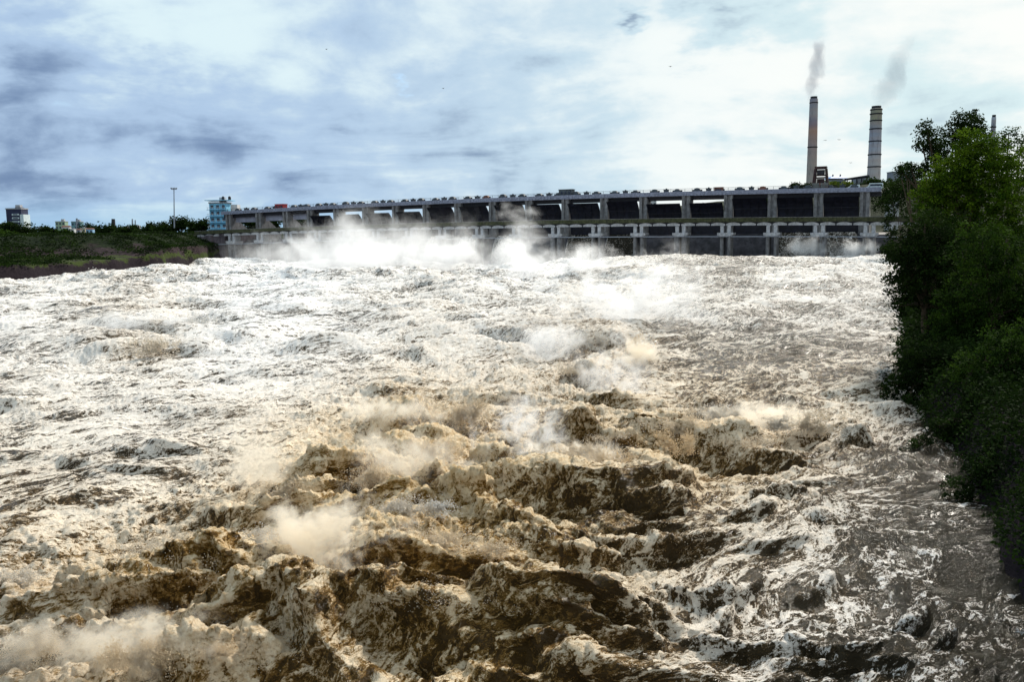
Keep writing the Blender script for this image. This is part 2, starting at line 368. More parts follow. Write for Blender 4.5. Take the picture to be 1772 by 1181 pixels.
H += perlin2(wx / 26, wy / 17, 1) * (.55 + .9 * near_dam) + perlin2(wx / 11, wy / 8, 2) * (.38 + .7 * near_dam + .2 * BO)
H += (.5 - np.abs(perlin2(wx / 6.5, wy / 4.8, 3))) * (.45 + .8 * near_dam + .55 * BO)
FACE = np.zeros_like(H); RIM = np.zeros_like(H); SX = np.zeros_like(H); SY = np.zeros_like(H)
WAVES = [(1010, 808, 165, 95, .05), (1130, 850, 60, 60, .3), (800, 948, 150, 55, -.1), (760, 1045, 150, 110, .1), (930, 1060, 110, 80, .25), (290, 985, 160, 105, -.12), (60, 1040, 120, 60, 0), (430, 975, 80, 70, .2), (1190, 742, 130, 60, .1),
         (1300, 770, 80, 45, .1), (700, 705, 95, 60, -.55), (600, 800, 90, 60, -.5), (560, 850, 60, 40, -.3), (1110, 618, 60, 22, 0), (930, 585, 62, 28, .1), (1020, 648, 70, 32, .2), (1040, 690, 60, 28, .1), (742, 541, 45, 14, 0),
         (240, 562, 100, 34, .05), (40, 538, 48, 13, 0), (1260, 455, 60, 18, 0), (1210, 470, 60, 20, -.2), (1330, 535, 70, 12, -.1), (1180, 925, 80, 45, 0), (1390, 872, 110, 34, -.12), (1300, 905, 90, 28, -.15), (230, 822, 55, 34, 0), (40, 700, 60, 28, 0), (250, 788, 70, 20, 0),
         (1250, 718, 80, 30, .1), (1440, 725, 70, 30, -.2), (1510, 670, 50, 20, -.6), (1290, 1012, 90, 40, -.1), (1420, 1010, 80, 50, -.3), (1560, 1060, 90, 40, -.4), (1230, 1085, 90, 50, .2), (1400, 1120, 110, 40, -.2), (560, 1105, 80, 50, 0), (480, 1130, 100, 50, 0), (1090, 1030, 60, 50, .4), (1440, 830, 70, 18, -.1), (130, 880, 80, 22, -.2),
         (880, 690, 60, 26, 0), (960, 745, 80, 30, .1), (860, 800, 60, 34, .1), (730, 840, 70, 36, -.1), (660, 880, 60, 30, -.2), (930, 905, 60, 26, .1), (1060, 925, 60, 30, .2), (310, 640, 60, 18, 0), (480, 640, 50, 18, 0), (500, 545, 24, 10, 0), (560, 620, 40, 14, 0), (1350, 960, 80, 26, -.1), (1200, 1010, 70, 30, .2), (1060, 760, 60, 30, 0), (1620, 1090, 60, 40, -.6)]
WAVES += [(1000, 440, 42, 30, 0), (1090, 438, 48, 28, .05), (1172, 434, 44, 34, 0), (1255, 441, 60, 32, 0), (1350, 436, 60, 28, 0), (1430, 442, 50, 26, 0), (1300, 468, 100, 28, -.05), (1200, 484, 70, 34, -.1), (1400, 500, 90, 20, -.1), (1280, 560, 120, 16, -.15), (900, 470, 60, 26, 0), (640, 480, 70, 22, 0), (330, 478, 60, 20, 0), (180, 484, 40, 24, 0), (80, 500, 60, 24, 0), (480, 505, 90, 20, .03), (620, 530, 70, 20, 0), (860, 520, 70, 22, 0), (1480, 520, 60, 24, -.2)]
rn = np.random.RandomState(5)
for k in range(110):       # smaller waves, more of them in the churning part
    for _ in range(40):
        x = rn.uniform(-30, 1600); y = 600 + 560 * rn.rand()
        i = min(range(len(CPT)), key=lambda q: (CPT[q][0] - x) ** 2 + (CPT[q][1] - y) ** 2)
        if rn.rand() < .12 + .88 * CPT[i][4] and x < 1560 - max(0, y - 900) * .0: break
    s_ = (y - 400) / 450 * (.5 + .8 * rn.rand())
    WAVES.append((x, y, 70 * s_, 30 * s_, rn.uniform(-.35, .25)))
for k in range(420):
    x = rn.uniform(-20, 1560); y = 440 + 170 * rn.rand() ** 1.3; s_ = (y - 405) / 150 + .12
    WAVES.append((x, y, 52 * s_ * rn.uniform(.35, 1.7), 10 * s_ * rn.uniform(.4, 1.4) + 3.5, rn.uniform(-.25, .12)))
CREST = []
for (x, y, hw, fh, tilt) in WAVES:
    base = onz(x, y + fh, -.4); hz_ = min(.82 * fh * base.y / FPX * (1 - .45 * min(1, max(0, (base.y - 70) / 80))), 3.6)
    bo_ = min(CPT, key=lambda q: (q[0] - x) ** 2 + (q[1] - y) ** 2)[4]
    if base.y < 120: hz_ *= .5 + .5 * min(1, bo_ * 1.6)
    c = onz(x, y, hz_ * .9); Wd = hw * c.y / FPX; lf = max(c.y - base.y, hz_ * .8)
    lf = min(lf, hz_ * 1.25 + .4); lf = max(lf, c.y ** 2 / 13000 * 5); lb = lf * 1.7
    # crest direction: tilt is the image slope of the crest (dy/dx)
    t2 = onz(x + hw, y + hw * tilt, hz_ * .9); ed = Vector((t2.x - c.x, t2.y - c.y)); ed.normalize()
    if abs(ed.y) > .85: ed = Vector((.6 * (1 if ed.x > 0 else -1), .8 * (1 if ed.y > 0 else -1)))
    nd = Vector((ed.y, -ed.x))
    if nd.y > 0: nd = -nd
    CREST.append((c, Wd, hz_, ed, nd, fh))
    ext = Wd * 1.5 + lb * 2 + 2
    r0, r1 = np.searchsorted(rows, [c.y - ext, c.y + ext])
    if r1 <= r0: continue
    rs_ = slice(r0, r1); c0_ = np.searchsorted(cols, min((c.x - ext) / max(c.y - ext, 8), (c.x - ext) / (c.y + ext))); c1_ = np.searchsorted(cols, max((c.x + ext) / max(c.y - ext, 8), (c.x + ext) / (c.y + ext)))
    cs_ = slice(c0_, c1_); dx = wx[rs_, cs_] - c.x; dy = wy[rs_, cs_] - c.y
    a_ = dx * ed.x + dy * ed.y; s_ = dx * nd.x + dy * nd.y
    s_ = s_ + .25 * a_ * a_ / (Wd + .1)      # horns bend back
    side = np.exp(-np.abs(a_ / Wd) ** 3)
    front = 1 - sstep(s_, 0, lf); back = np.exp(-(s_ / lb) ** 2)
    prof = np.where(s_ > 0, front, back) * side
    H[rs_, cs_] = np.maximum(H[rs_, cs_], H[rs_, cs_] * .35 + prof * hz_) if False else H[rs_, cs_] + prof * hz_ * (1 - .0)
    H[rs_, cs_] -= .28 * hz_ * side * np.exp(-((s_ - lf * 1.15) / (lf * .5)) ** 2)
    FACE[rs_, cs_] = np.maximum(FACE[rs_, cs_], side * sstep(s_, lf * .12, lf * .38) * (1 - sstep(s_, lf * .95, lf * 1.3)) * min(1, fh / 55 + .35))
    lip = side * np.exp(-((s_ - lf * .05) / (lf * .30 + .05)) ** 2) * hz_ * .34; SX[rs_, cs_] += nd.x * lip; SY[rs_, cs_] += nd.y * lip
    RIM[rs_, cs_] = np.maximum(RIM[rs_, cs_], side * np.exp(-((s_ + lf * .12) / (lf * .28 + .1)) ** 2))
# streaks drawn out along the current, folding sideways near the right bank
ca, sa = .66, -.75
FU = wx * ca + wy * sa; FV = -wx * sa + wy * ca          # FV runs along the current
CALM = 1 - BO
st1 = 1 - 2 * np.abs(perlin2(FU / 1.9, FV / 4.2, 31)); st2 = 1 - 2 * np.abs(perlin2(FU / .75 + st1 * .2, FV / 1.5, 32))
st3 = 1 - 2 * np.abs(perlin2(FU / .34, FV / .6, 33))
fade = 1 - sstep(Y_, 60, 160)
H += CALM * (.22 * st1 + .10 * st2 + .03 * st3 * fade) * (1 + .6 * near_dam)
Hc = 2.1 + 2.5 * near_dam; H = np.where(H > Hc, Hc + (H - Hc) * .35, H)
# horizontal lean so that crests overhang a little
P = np.stack([X_, Y_, H], -1)
def normals(P):
    du = np.gradient(P, axis=1); dv = np.gradient(P, axis=0); n = np.cross(du, dv); return n / (np.linalg.norm(n, axis=-1, keepdims=True) + 1e-9)
N = normals(P)
lf_ = 1 - sstep(Y_, 60, 110); P[..., 0] += np.clip(SX, -.8, .8) * lf_; P[..., 1] += np.clip(SY, -.8, .8) * lf_; N = normals(P)
# churned, cauliflower-like froth: rounded lumps with sharp creases
def billow(s, seed, P):
    q = perlin3(P[..., 0] / s, P[..., 1] / s, P[..., 2] / s, seed); return np.abs(q) * 2.0
det = 0; DET = 0
for (s_, a_, sd_) in ((2.6, .34, 41), (1.2, .23, 42), (.58, .21, 43), (.28, .12, 44)):
    q = billow(s_, sd_, P + DET if False else P) - .45
    k_ = 1.0 if s_ > 1 else (1 - sstep(Y_, 90 if s_ < .5 else 140, 260))
    amp = a_ * (.10 + .90 * BO) * (1 + 1.0 * near_dam) * k_ * (1 - .55 * FACE)
    P = P + N * (q * amp)[..., None]; det = det + q * (a_ / .5) ** .6
    if s_ > 1: N = normals(P)
# keep the swell off the camera and away from the frame's sides
edge = sstep(Y_, 6, 16)
P[..., 2] *= edge
foam_shade = FO * .95 - .10 + .20 * BO - .12 * CALM * (1 - sstep(Y_, 80, 170)) - .19 * CALM - .17 * sstep(Y_, 45, 110) - .08 * sstep(Y_, 110, 200) - .07 * near_dam + .16 * RIM * (.4 + .6 * BO) - FACE * (.14 + .33 * np.maximum(BO, sstep(Y_, 70, 130))) + .20 * det * BO + .10 * st1 * CALM + .08 * st2 * CALM  # less froth on faces and creases also paints their shade into the colour
foam_shade += (.10 + .16 * CALM) * perlin2((wx + .12 * wy) / 5.5, wy / 26, 53) + .16 * (1 - BO * .5) * (H - (perlin2(wx / 26, wy / 17, 1) * .5 + near_dam * rightside * 3.3) - .4).clip(-1.2, 1.0)  # height term paints troughs darker where shading is too weak
foam_shade += .14 * perlin2(wx / 7, wy / 10, 51) + .09 * perlin2(FU / 2.2, FV / 6, 52)
QX = wx + P[..., 0] - X_; QY = wy + P[..., 1] - Y_
flow = np.stack([QX * ca + QY * sa, (-QX * sa + QY * ca) * .42, P[..., 2] * .9], -1)
idx = np.arange(nr * nc).reshape(nr, nc)
F4 = np.stack([idx[:-1, :-1], idx[:-1, 1:], idx[1:, 1:], idx[1:, :-1]], -1).reshape(-1, 4)
vv_ = (X_ - DO.x) * DN.x + (Y_ - DO.y) * DN.y
ok = (vv_ < 6).ravel(); F4 = F4[ok[F4].all(1)]
mw, t, b = mat('flood_water')
fl = t.new('ShaderNodeAttribute', attribute_name='flow').outputs['Vector']
fo = t.new('ShaderNodeAttribute', attribute_name='foam_shade').outputs['Fac']
wm = t.new('ShaderNodeAttribute', attribute_name='warm').outputs['Fac']
bo = t.new('ShaderNodeAttribute', attribute_name='boil').outputs['Fac']
p = pos(t)
calmf = t.math('SUBTRACT', 1.0, bo)
fw_ = t.vmath('ADD', fl, t.vmath('SCALE', t.vmath('SUBTRACT', t.noise(fl, .7, 6, .60, 0, True), (.5, .5, .5)), scale=2.2))
def lace(sc_, thick, vec):
    v = t.new('ShaderNodeTexVoronoi', feature='DISTANCE_TO_EDGE'); t.put(v.inputs['Vector'], vec); v.inputs['Scale'].default_value = sc_
    return t.smooth(v.outputs['Distance'], thick, .0)
def ridge(sc_, det_, rough, k_):
    return t.math('SUBTRACT', 1.0, t.math('MULTIPLY', t.math('ABSOLUTE', t.math('SUBTRACT', t.noise(fw_, sc_, det_, rough), .5)), k_), clamp=True)
l1 = lace(.95, .20, fw_); l2 = lace(2.9, .24, fw_)
r0 = ridge(.30, 10, .66, 12.0); r1 = ridge(.9, 8, .66, 12.0); r2 = ridge(2.7, 6, .65, 10.0); r3 = ridge(7.5, 4, .6, 9.0)
nL = t.noise(fw_, .16, 14, .72); nf = t.noise(p, 1.7, 9, .74); nff = t.noise(p, 8.0, 5, .72)
def gain(n, k_): return t.math('MULTIPLY', t.math('SUBTRACT', n, .5), k_)
big = t.math('ADD', fo, t.math('ADD', gain(nL, 1.7), t.math('MULTIPLY', gain(nf, 1.5), t.math('ADD', .45, t.math('MULTIPLY', bo, .55)))))
lc = t.math('ADD', t.math('MULTIPLY', l1, .30), t.math('ADD', t.math('MULTIPLY', l2, .26), t.math('ADD', t.math('MULTIPLY', r0, .30), t.math('ADD', t.math('MULTIPLY', r1, .42), t.math('ADD', t.math('MULTIPLY', r3, .30), t.math('MULTIPLY', r2, .44))))))
val = t.math('ADD', big, t.math('ADD', gain(nff, .6), t.math('MULTIPLY', t.math('SUBTRACT', lc, .68), t.math('ADD', .75, t.math('MULTIPLY', calmf, .85)))))
mask = t.smooth(val, .26, t.math('SUBTRACT', .88, t.math('MULTIPLY', calmf, .34)))
wcol = t.mix(wm, (.018, .018, .012), (.060, .031, .006))
wcol = t.mix(t.smooth(val, .02, .42), wcol, t.mix(wm, (.060, .052, .034), (.29, .15, .030)))
fcol = t.mix(wm, (.93, .93, .95), (.98, .76, .46))
fcol = t.mix(t.math('MULTIPLY', t.smooth(t.math('ADD', nf, gain(nff, .8)), .60, .36), t.math('ADD', .12, t.math('MULTIPLY', bo, .78))), fcol, t.mix(wm, (.66, .61, .55), (.72, .45, .17)))
mcol = t.mix(wm, (.36, .33, .29), (.58, .33, .07))
cc = t.mix(t.smooth(mask, 0.0, .55), wcol, mcol); cc = t.mix(t.smooth(mask, .4, 1.0), cc, fcol)
t.put(b.inputs['Base Color'], cc)
t.put(b.inputs['Roughness'], t.smooth(mask, 0, .8, .18, .8)); t.put(b.inputs['Specular IOR Level'], t.smooth(mask, 0, .7, .30, .04)); b.inputs['IOR'].default_value = 1.33
bn = t.new('ShaderNodeBump'); bn.inputs['Strength'].default_value = 1.0; bn.inputs['Distance'].default_value = .2
hh = t.math('ADD', t.math('MULTIPLY', mask, t.math('ADD', .2, t.math('MULTIPLY', nff, .5))), t.math('MULTIPLY', bo, t.math('ADD', t.math('MULTIPLY', nf, 1.5), t.math('MULTIPLY', nff, .5))))
t.put(bn.inputs['Height'], t.math('ADD', t.math('ADD', hh, t.math('MULTIPLY', r1, .35)), t.math('MULTIPLY', nL, 2.2))); t.l.new(bn.outputs[0], b.inputs['Normal'])
water = npmesh('water', P.reshape(-1, 3), F4, mw, smooth=True,
               attrs={'foam_shade': foam_shade.ravel(), 'warm': np.clip(TN * (1 - .4 * sstep(Y_, 50, 110)), 0, 1).ravel(), 'boil': np.clip(BO, 0, 1).ravel(), 'flow': flow.reshape(-1, 3)})
tag(water, kind='structure')
Pz = P[..., 2].copy()
def wz(x, y):
    r0 = int(np.clip(np.searchsorted(rows, y), 0, nr - 1)); c0 = int(np.clip(np.searchsorted(cols, x / max(y, 5)), 0, nc - 1)); return float(Pz[r0, c0])
#MORE
# ---------------------------------------------------------------- barrage with its hoist deck
UPP = [1496, 1416, 1336, 1260, 1187, 1113, 1045, 978, 915, 852, 792, 737, 684, 632, 582, 536, 494, 447, 395]
TOPY = [(1530, 322.5), (1416, 326.4), (1200, 331), (950, 338.2), (750, 347), (560, 356), (400, 365), (380, 366)]
def deck_z(u, v=-1.2):          # top of the fascia, slightly cambered along the dam
    P_ = dam(u, v, 26); x = proj(P_)[0]; return zpy(interp(TOPY, x), P_)
US = [upx(x, -1.0, 20) for x in UPP]
U0, U1 = upx(1524, -1, 20), upx(384, -1, 20)
zs = [(u, deck_z(u)) for u in np.linspace(U0, U1, 30)]
co = np.polyfit([a for a, _ in zs], [b_ for _, b_ in zs], 2)
def DZt(u): return float(np.polyval(co, u))
barrage = empty('barrage', dam(110, 2, 0))
tag(barrage, 'long concrete barrage with tall piers, dark steel gates and hoists along its top deck', 'barrage')
def strip(mb, u0, u1, v0, v1, zt, zb, n=24):
    """box following the deck's camber; zt, zb are offsets from the deck line"""
    us = np.linspace(u0, u1, n)
    for a, c in zip(us[:-1], us[1:]):
        za, zc = DZt(a), DZt(c)
        mb.hexa([dam(a, v0, za + zb), dam(c, v0, zc + zb), dam(c, v1, zc + zb), dam(a, v1, za + zb), dam(a, v0, za + zt), dam(c, v0, zc + zt), dam(c, v1, zc + zt), dam(a, v1, za + zt)])
m = MB(); strip(m, U0, U1, -1.25, 4.2, -.95, -1.5); m.build('hoist_deck', MCL, barrage)
m = MB(); strip(m, U0, U1, -1.45, -1.25, -.0, -1.5)
for u in np.arange(U0 + .5, U1, 1.25):
    z = DZt(u); m.box(dam(u, -1.5, z), DE, DN, DZ, (-.10, -.09, -1.35), (.10, .08, -.12))
m.build('parapet', simple('parapet_concrete', (.22, .24, .32), .85, .25, 1.5, stain=(.14, .15, .2)), barrage)
m = MB()
for u in np.arange(U0 + 1, U1, 2.5):
    z = DZt(u); m.box(dam(u, -1.3, z), DE, DN, DZ, (-.05, -.05, 0), (.05, .05, .95))
us = np.linspace(U0, U1, 25)
for zz_ in (.5, .95): m.tube([dam(u, -1.3, DZt(u) + zz_) for u in us], [.045] * 25, 4)
m.build('railing', MDARK, barrage)
m = MB(); strip(m, U0, U1, .4, 1.0, -1.5, -2.9); strip(m, U0, U1, 2.6, 3.2, -1.5, -2.9); m.build('crane_girder', MDARK, barrage)
GAP = {3: 1.25, 4: 1.25, 6: .35, 7: .35, 11: 1.3, 12: 1.3, 13: 1.3, 14: 1.3}
for i, u in enumerate(US):
    zt = DZt(u) - 1.5
    m = MB(); wv_ = 1.55
    m.box(dam(u, 0, 0), DE, DN, DZ, (-wv_, -.55, 15.5), (wv_, 3.6, zt))
    for s_ in (-1, 1): m.box(dam(u, 0, 0), DE, DN, DZ, (s_ * .95 - .5, -1.15, 13.8), (s_ * .95 + .5, -.55, zt - .003))
    # lower body with a rounded nose, deeper than the top
    ring = [(-wv_ - .1, 12), (-wv_ - .1, -.6), (-1.1, -1.5), (0, -1.9), (1.1, -1.5), (wv_ + .1, -.6), (wv_ + .1, 12)]
    m.loft([[dam(u + a, v, z) for a, v in ring] for z in (-4, 15.2)])
    ring2 = [(-wv_, 3.62), (-wv_, 0), (wv_, 0), (wv_, 3.62)]
    m.hexa([dam(u - wv_ + .02, 3.6, 15), dam(u + wv_ - .02, 3.6, 15), dam(u + wv_ - .02, 11, 15), dam(u - wv_ + .02, 11, 15), dam(u - wv_ + .02, 3.6, 20), dam(u + wv_ - .02, 3.6, 20), dam(u + wv_ - .02, 5, 19), dam(u - wv_ + .02, 5, 19)])
    m.build('pier', MC, barrage)
for i in range(len(US) - 1):
    a, c = US[i] + 1.66, US[i + 1] - 1.66
    zt = DZt((a + c) / 2) - 2.9 - GAP.get(i, .05)
    if i >= 15:
        m = MB(); m.box(dam(a, 2.0, 0), DE, DN, DZ, (0, 0, zt - 2.3), (c - a, .3, zt + .6)); m.build('stoplog_panel', MPANEL, barrage); continue
    m = MB()
    prof = [(-3.4, 0), (-2.3, -.9), (-1.2, -2.0), (-.4, -3.4), (.2, -5), (.6, -7), (.8, -12.5)]
    m.loft([[dam(a, v, zt + z), dam(c, v, zt + z), dam(c, v + .25, zt + z - .05), dam(a, v + .25, zt + z - .05)] for v, z in prof])
    g = m.build('gate_leaf', MGATE, barrage)
    m = MB()
    m.box(dam(a, prof[3][0], zt + prof[3][1]), DE, DN, DZ, (.1, -.42, -.12), (c - a - .1, .0, .12))
    for k in range(5):
        uu = a + .4 + (c - a - .8) * k / 4
        for (v0, z0), (v1, z1) in zip(prof[:-2], prof[1:-1]):
            m.hexa([dam(uu - .1, v0 - .3, zt + z0), dam(uu + .1, v0 - .3, zt + z0), dam(uu + .1, v0, zt + z0), dam(uu - .1, v0, zt + z0), dam(uu - .1, v1 - .3, zt + z1), dam(uu + .1, v1 - .3, zt + z1), dam(uu + .1, v1, zt + z1), dam(uu - .1, v1, zt + z1)][4:] + [dam(uu - .1, v0 - .3, zt + z0), dam(uu + .1, v0 - .3, zt + z0), dam(uu + .1, v0, zt + z0), dam(uu - .1, v0, zt + z0)])
    m.build('rib', MGATE, g)
# spillway crest and wet apron under the gates, shadow painted into its colour
m = MB(); pr = [(3, 11.0), (0, 11.3), (-1.6, 10.6), (-3.5, 8.3), (-5.5, 4.6), (-7.5, 1), (-9, -3), (3, -3)]
m.loft([[dam(u, v, z) for v, z in pr] for u in np.linspace(US[0] - 8, US[-1] + 8, 40)]); m.build('spillway', MCD, barrage)
# hoist machinery: winch, motor box, winch over each bay
def winch(u, mtl, s_=1.0):
    z = DZt(u) - .95; m = MB(); o = dam(u, 1.5, z)
    m.loft([[o + DE * (a * s_) + DN * v + DZ * 0 for a, v in ((-1.35, -1), (1.35, -1), (1.35, 1), (-1.35, 1))],
            [o + DE * (a * s_) + DN * v + DZ * 1.35 for a, v in ((-1.25, -.9), (1.25, -.9), (1.25, .9), (-1.25, .9))],
            [o + DE * (a * s_) + DN * v + DZ * 2.0 * s_ for a, v in ((-.75, -.7), (.75, -.7), (.75, .7), (-.75, .7))],
            [o + DE * (a * s_) + DN * v + DZ * 2.15 * s_ for a, v in ((-.35, -.5), (.35, -.5), (.35, .5), (-.35, .5))]])
    h = m.build('hoist_winch', mtl, barrage)
    m = MB(); m.tube([o + DE * -1.7 + DZ * 1.25, o + DE * 1.7 + DZ * 1.25], [.42, .42], 10); m.build('drum', MDARK, h)
for i in range(len(US) - 1):
    a, c = US[i], US[i + 1]; L_ = c - a
    winch(a + L_ * .24, MBROWNB if i % 7 == 2 else MHOIST, rnd.uniform(.92, 1.05)); winch(a + L_ * .77, MHOIST, rnd.uniform(.92, 1.1))
    u = a + L_ * .5; z = DZt(u) - .95; m = MB(); m.box(dam(u, 1.5, z), DE, DN, DZ, (-.75, -.8, 0), (.75, .8, 1.75)); m.box(dam(u, 1.5, z), DE, DN, DZ, (-.9, -.95, 1.753), (.9, .95, 1.9)); m.box(dam(u, 1.5, z), DE, DN, DZ, (-.3, -.3, 1.903), (.2, .2, 2.3))
    m.build('hoist_motor', MHOIST, barrage)
for x, wd, h_, mt in ((981, 2.7, 3.0, MHOIST), (487, 2.3, 2.6, MREDB), (1244, 1.4, 2.0, MBROWNB)):
    u = upx(x, 1.5, 25); z = DZt(u) - .95; m = MB(); m.box(dam(u, 1.6, z), DE, DN, DZ, (-wd, -1.6, 0), (wd, 1.1, h_)); m.box(dam(u, 1.6, z), DE, DN, DZ, (-wd - .2, -1.8, h_ + .003), (wd + .2, 1.3, h_ + .2))
    k = m.build('hoist_cabin', mt, barrage)
    for s_ in (-.55, 0, .55): m = MB(); m.box(dam(u + s_ * wd, -.01, z), DE, DN, DZ, (-.35, -.03, h_ * .45), (.35, .0, h_ * .8)); m.build('window', MWIN, k)

# ---------------------------------------------------------------- road bridge just downstream
LOP = [1504, 1417, 1335, 1255, 1177, 1104, 1031, 961, 893, 829, 765, 707, 650, 599, 549, 499, 449, 400]
RAILY = [(1600, 374.6), (1416, 375), (1140, 378), (950, 380.9), (750, 385), (600, 390), (400, 397), (345, 400)]
BV = -12.6
LU = [upx(x, BV - 2.4, 10) for x in LOP]
LU0, LU1 = upx(1600, BV, 15), upx(344, BV, 15)
zs = []
for u in np.linspace(LU0, LU1, 30):
    P_ = dam(u, BV - 2.6, 16); zs.append((u, zpy(interp(RAILY, proj(P_)[0]), P_)))
co2 = np.polyfit([a for a, _ in zs], [b_ for _, b_ in zs], 2)
def BZ(u): return float(np.polyval(co2, u))
bridge = empty('road_bridge', dam(110, BV, 0))
tag(bridge, 'low road bridge with mossy parapet on paired columns, in front of the barrage', 'bridge')
def bstrip(mb, u0, u1, v0, v1, zt, zb, n=24):
    us = np.linspace(u0, u1, n)
    for a, c in zip(us[:-1], us[1:]):
        za, zc = BZ(a), BZ(c)
        mb.hexa([dam(a, v0, za + zb), dam(c, v0, zc + zb), dam(c, v1, zc + zb), dam(a, v1, za + zb), dam(a, v0, za + zt), dam(c, v0, zc + zt), dam(c, v1, zc + zt), dam(a, v1, za + zt)])
m = MB(); bstrip(m, LU0, LU1, BV - 2.3, BV + 2.3, -1.0, -1.45); m.build('road_deck', MC, bridge)
m = MB(); bstrip(m, LU0, LU1, BV - 2.6, BV - 2.3, -.12, -1.45); m.build('parapet', MMOSS, bridge)
m = MB(); bstrip(m, LU0, LU1, BV - 2.65, BV - 2.25, 0, -.12); m.build('coping', MC, bridge)
LUx = sorted(LU + [LU0, LU1])
for a, c in zip(LUx[:-1], LUx[1:]):      # arched girder fascia of each span, broken by joints
    m = MB(); n = max(1, int(round((c - a) / 4.6)))
    for k in range(n):
        x0 = a + (c - a) * k / n + .22; x1 = a + (c - a) * (k + 1) / n - .22; cuts = np.linspace(x0, x1, 9)
        for q0, q1 in zip(cuts[:-1], cuts[1:]):
            f0 = 1.06 * (1 - ((q0 - (x0 + x1) / 2) / ((x1 - x0) / 2)) ** 2 * .5); f1 = 1.06 * (1 - ((q1 - (x0 + x1) / 2) / ((x1 - x0) / 2)) ** 2 * .5)
            z0_, z1_ = BZ(q0), BZ(q1); vb = BV - 2.0
            m.hexa([dam(q0, vb, z0_ - 2.62), dam(q1, vb, z1_ - 2.62), dam(q1, vb + .3, z1_ - 2.62), dam(q0, vb + .3, z0_ - 2.62), dam(q0, vb, z0_ - 2.62 + f0), dam(q1, vb, z1_ - 2.62 + f1), dam(q1, vb + .3, z1_ - 2.62 + f1), dam(q0, vb + .3, z0_ - 2.62 + f0)])
    g = m.build('girder', MCL, bridge)
m = MB(); bstrip(m, LU0, LU1, BV - 1.5, BV + 1.8, -1.45, -2.5); m.build('beam', MDARK, bridge)
m = MB(); bstrip(m, LU0, LU1, BV - 2.9, BV - 2.5, -6.1, -6.35); m.build('service_pipe', MPOLE, bridge)
for i, u in enumerate(LU):
    z = BZ(u); capz = z - 4.95
    m = MB(); o = dam(u, BV, 0)
    ring = [(-2.6, -2.9), (-1.9, -3.35), (-1.1, -3.0), (0, -3.15), (1.1, -3.0), (1.9, -3.35), (2.6, -2.9), (2.6, 2.2), (-2.6, 2.2)]
    m.loft([[o + DE * (a * k) + DN * v + DZ * zz_ for a, v in ring] for zz_, k in ((capz - 1.15, .78), (capz - .75, 1), (capz, 1))])
    pr_ = m.build('pier', MCL, bridge)
    for s_ in (-1, 1):
        m = MB(); m.box(o, DE, DN, DZ, (s_ * 1.15 - .55, -2.2, capz), (s_ * 1.15 + .55, 1.6, z - 2.62 if False else z - 2.7)); m.build('bearing_column', MCL, pr_)
        m = MB(); wide = 1.0 if i % 3 == 1 or i > 15 else .62
        m.loft([[o + DE * (s_ * 1.25 + a * wide) + DN * v + DZ * zz_ for a, v in ((-1, -1.8), (-.6, -2.4), (.6, -2.4), (1, -1.8), (1, 1.8), (-1, 1.8))] for zz_ in (-5, capz - 1.15)]); m.build('column', MC, pr_)
# left abutment wall below the road
m = MB(); a_ = LU[-1] + 4
for k in range(9):
    u = a_ + k * 3.2; o = dam(u, 0, 0); vv0 = BV - 2 + .8 * math.sin(k * 1.9) - k * .4
    m.box(o, DE, DN, DZ, (0, vv0, -4), (3.19, 12, BZ(u) - 1.6 - .25 * k - .3 * (k % 2)))
ab = m.build('abutment_wall', simple('stained_masonry', (.10, .085, .10), .95, .4, .35, stain=(.03, .025, .035), bump=.8))
tag(ab, 'dark stained masonry abutment wall at the left end of the bridge', 'abutment wall')

# water shooting from under the gates of some bays
def nappe(u0, u1, name, f0=.6):
    us = np.linspace(u0, u1, 24); ts = np.linspace(0, 1, 40); Uq, Tq = np.meshgrid(us, ts)
    Vq = -1.5 - Tq * 7.0; Zq = 11.5 - Tq ** 1.7 * 13.5
    pz = perlin2(Uq / 1.2, Tq * 3, 61) * .35 * Tq + perlin2(Uq / .4, Tq * 7, 62) * .18 * Tq
    edge_ = np.minimum(Uq - u0, u1 - Uq); Zq = Zq - .9 * (1 - sstep(edge_, 0, 1.0)) + pz
    V = np.stack([DO.x + DE.x * Uq + DN.x * Vq, DO.y + DE.y * Uq + DN.y * Vq, Zq], -1).reshape(-1, 3)
    i_ = np.arange(V.shape[0]).reshape(Uq.shape); F = np.stack([i_[:-1, :-1], i_[:-1, 1:], i_[1:, 1:], i_[1:, :-1]], -1).reshape(-1, 4)
    fo_ = f0 - .55 + .7 * (1 - sstep(edge_, 0, .8)) * (Uq > (u0 + u1) / 2) + .35 * Tq ** 4 - .25
    return npmesh(name, V, F, mw, smooth=True, attrs={'foam_shade': fo_.ravel(), 'warm': np.full(fo_.size, .1), 'boil': np.full(fo_.size, .5), 'flow': np.stack([Uq, Tq * 2, Zq], -1).reshape(-1, 3)})
for i, f0 in ((0, .75), (1, .55), (5, .35), (6, .45), (8, .9), (9, .9), (10, .9), (11, .8)):
    tag(nappe(US[i] + 1.7, US[i + 1] - 1.7, 'spillway_water', f0), kind='structure')

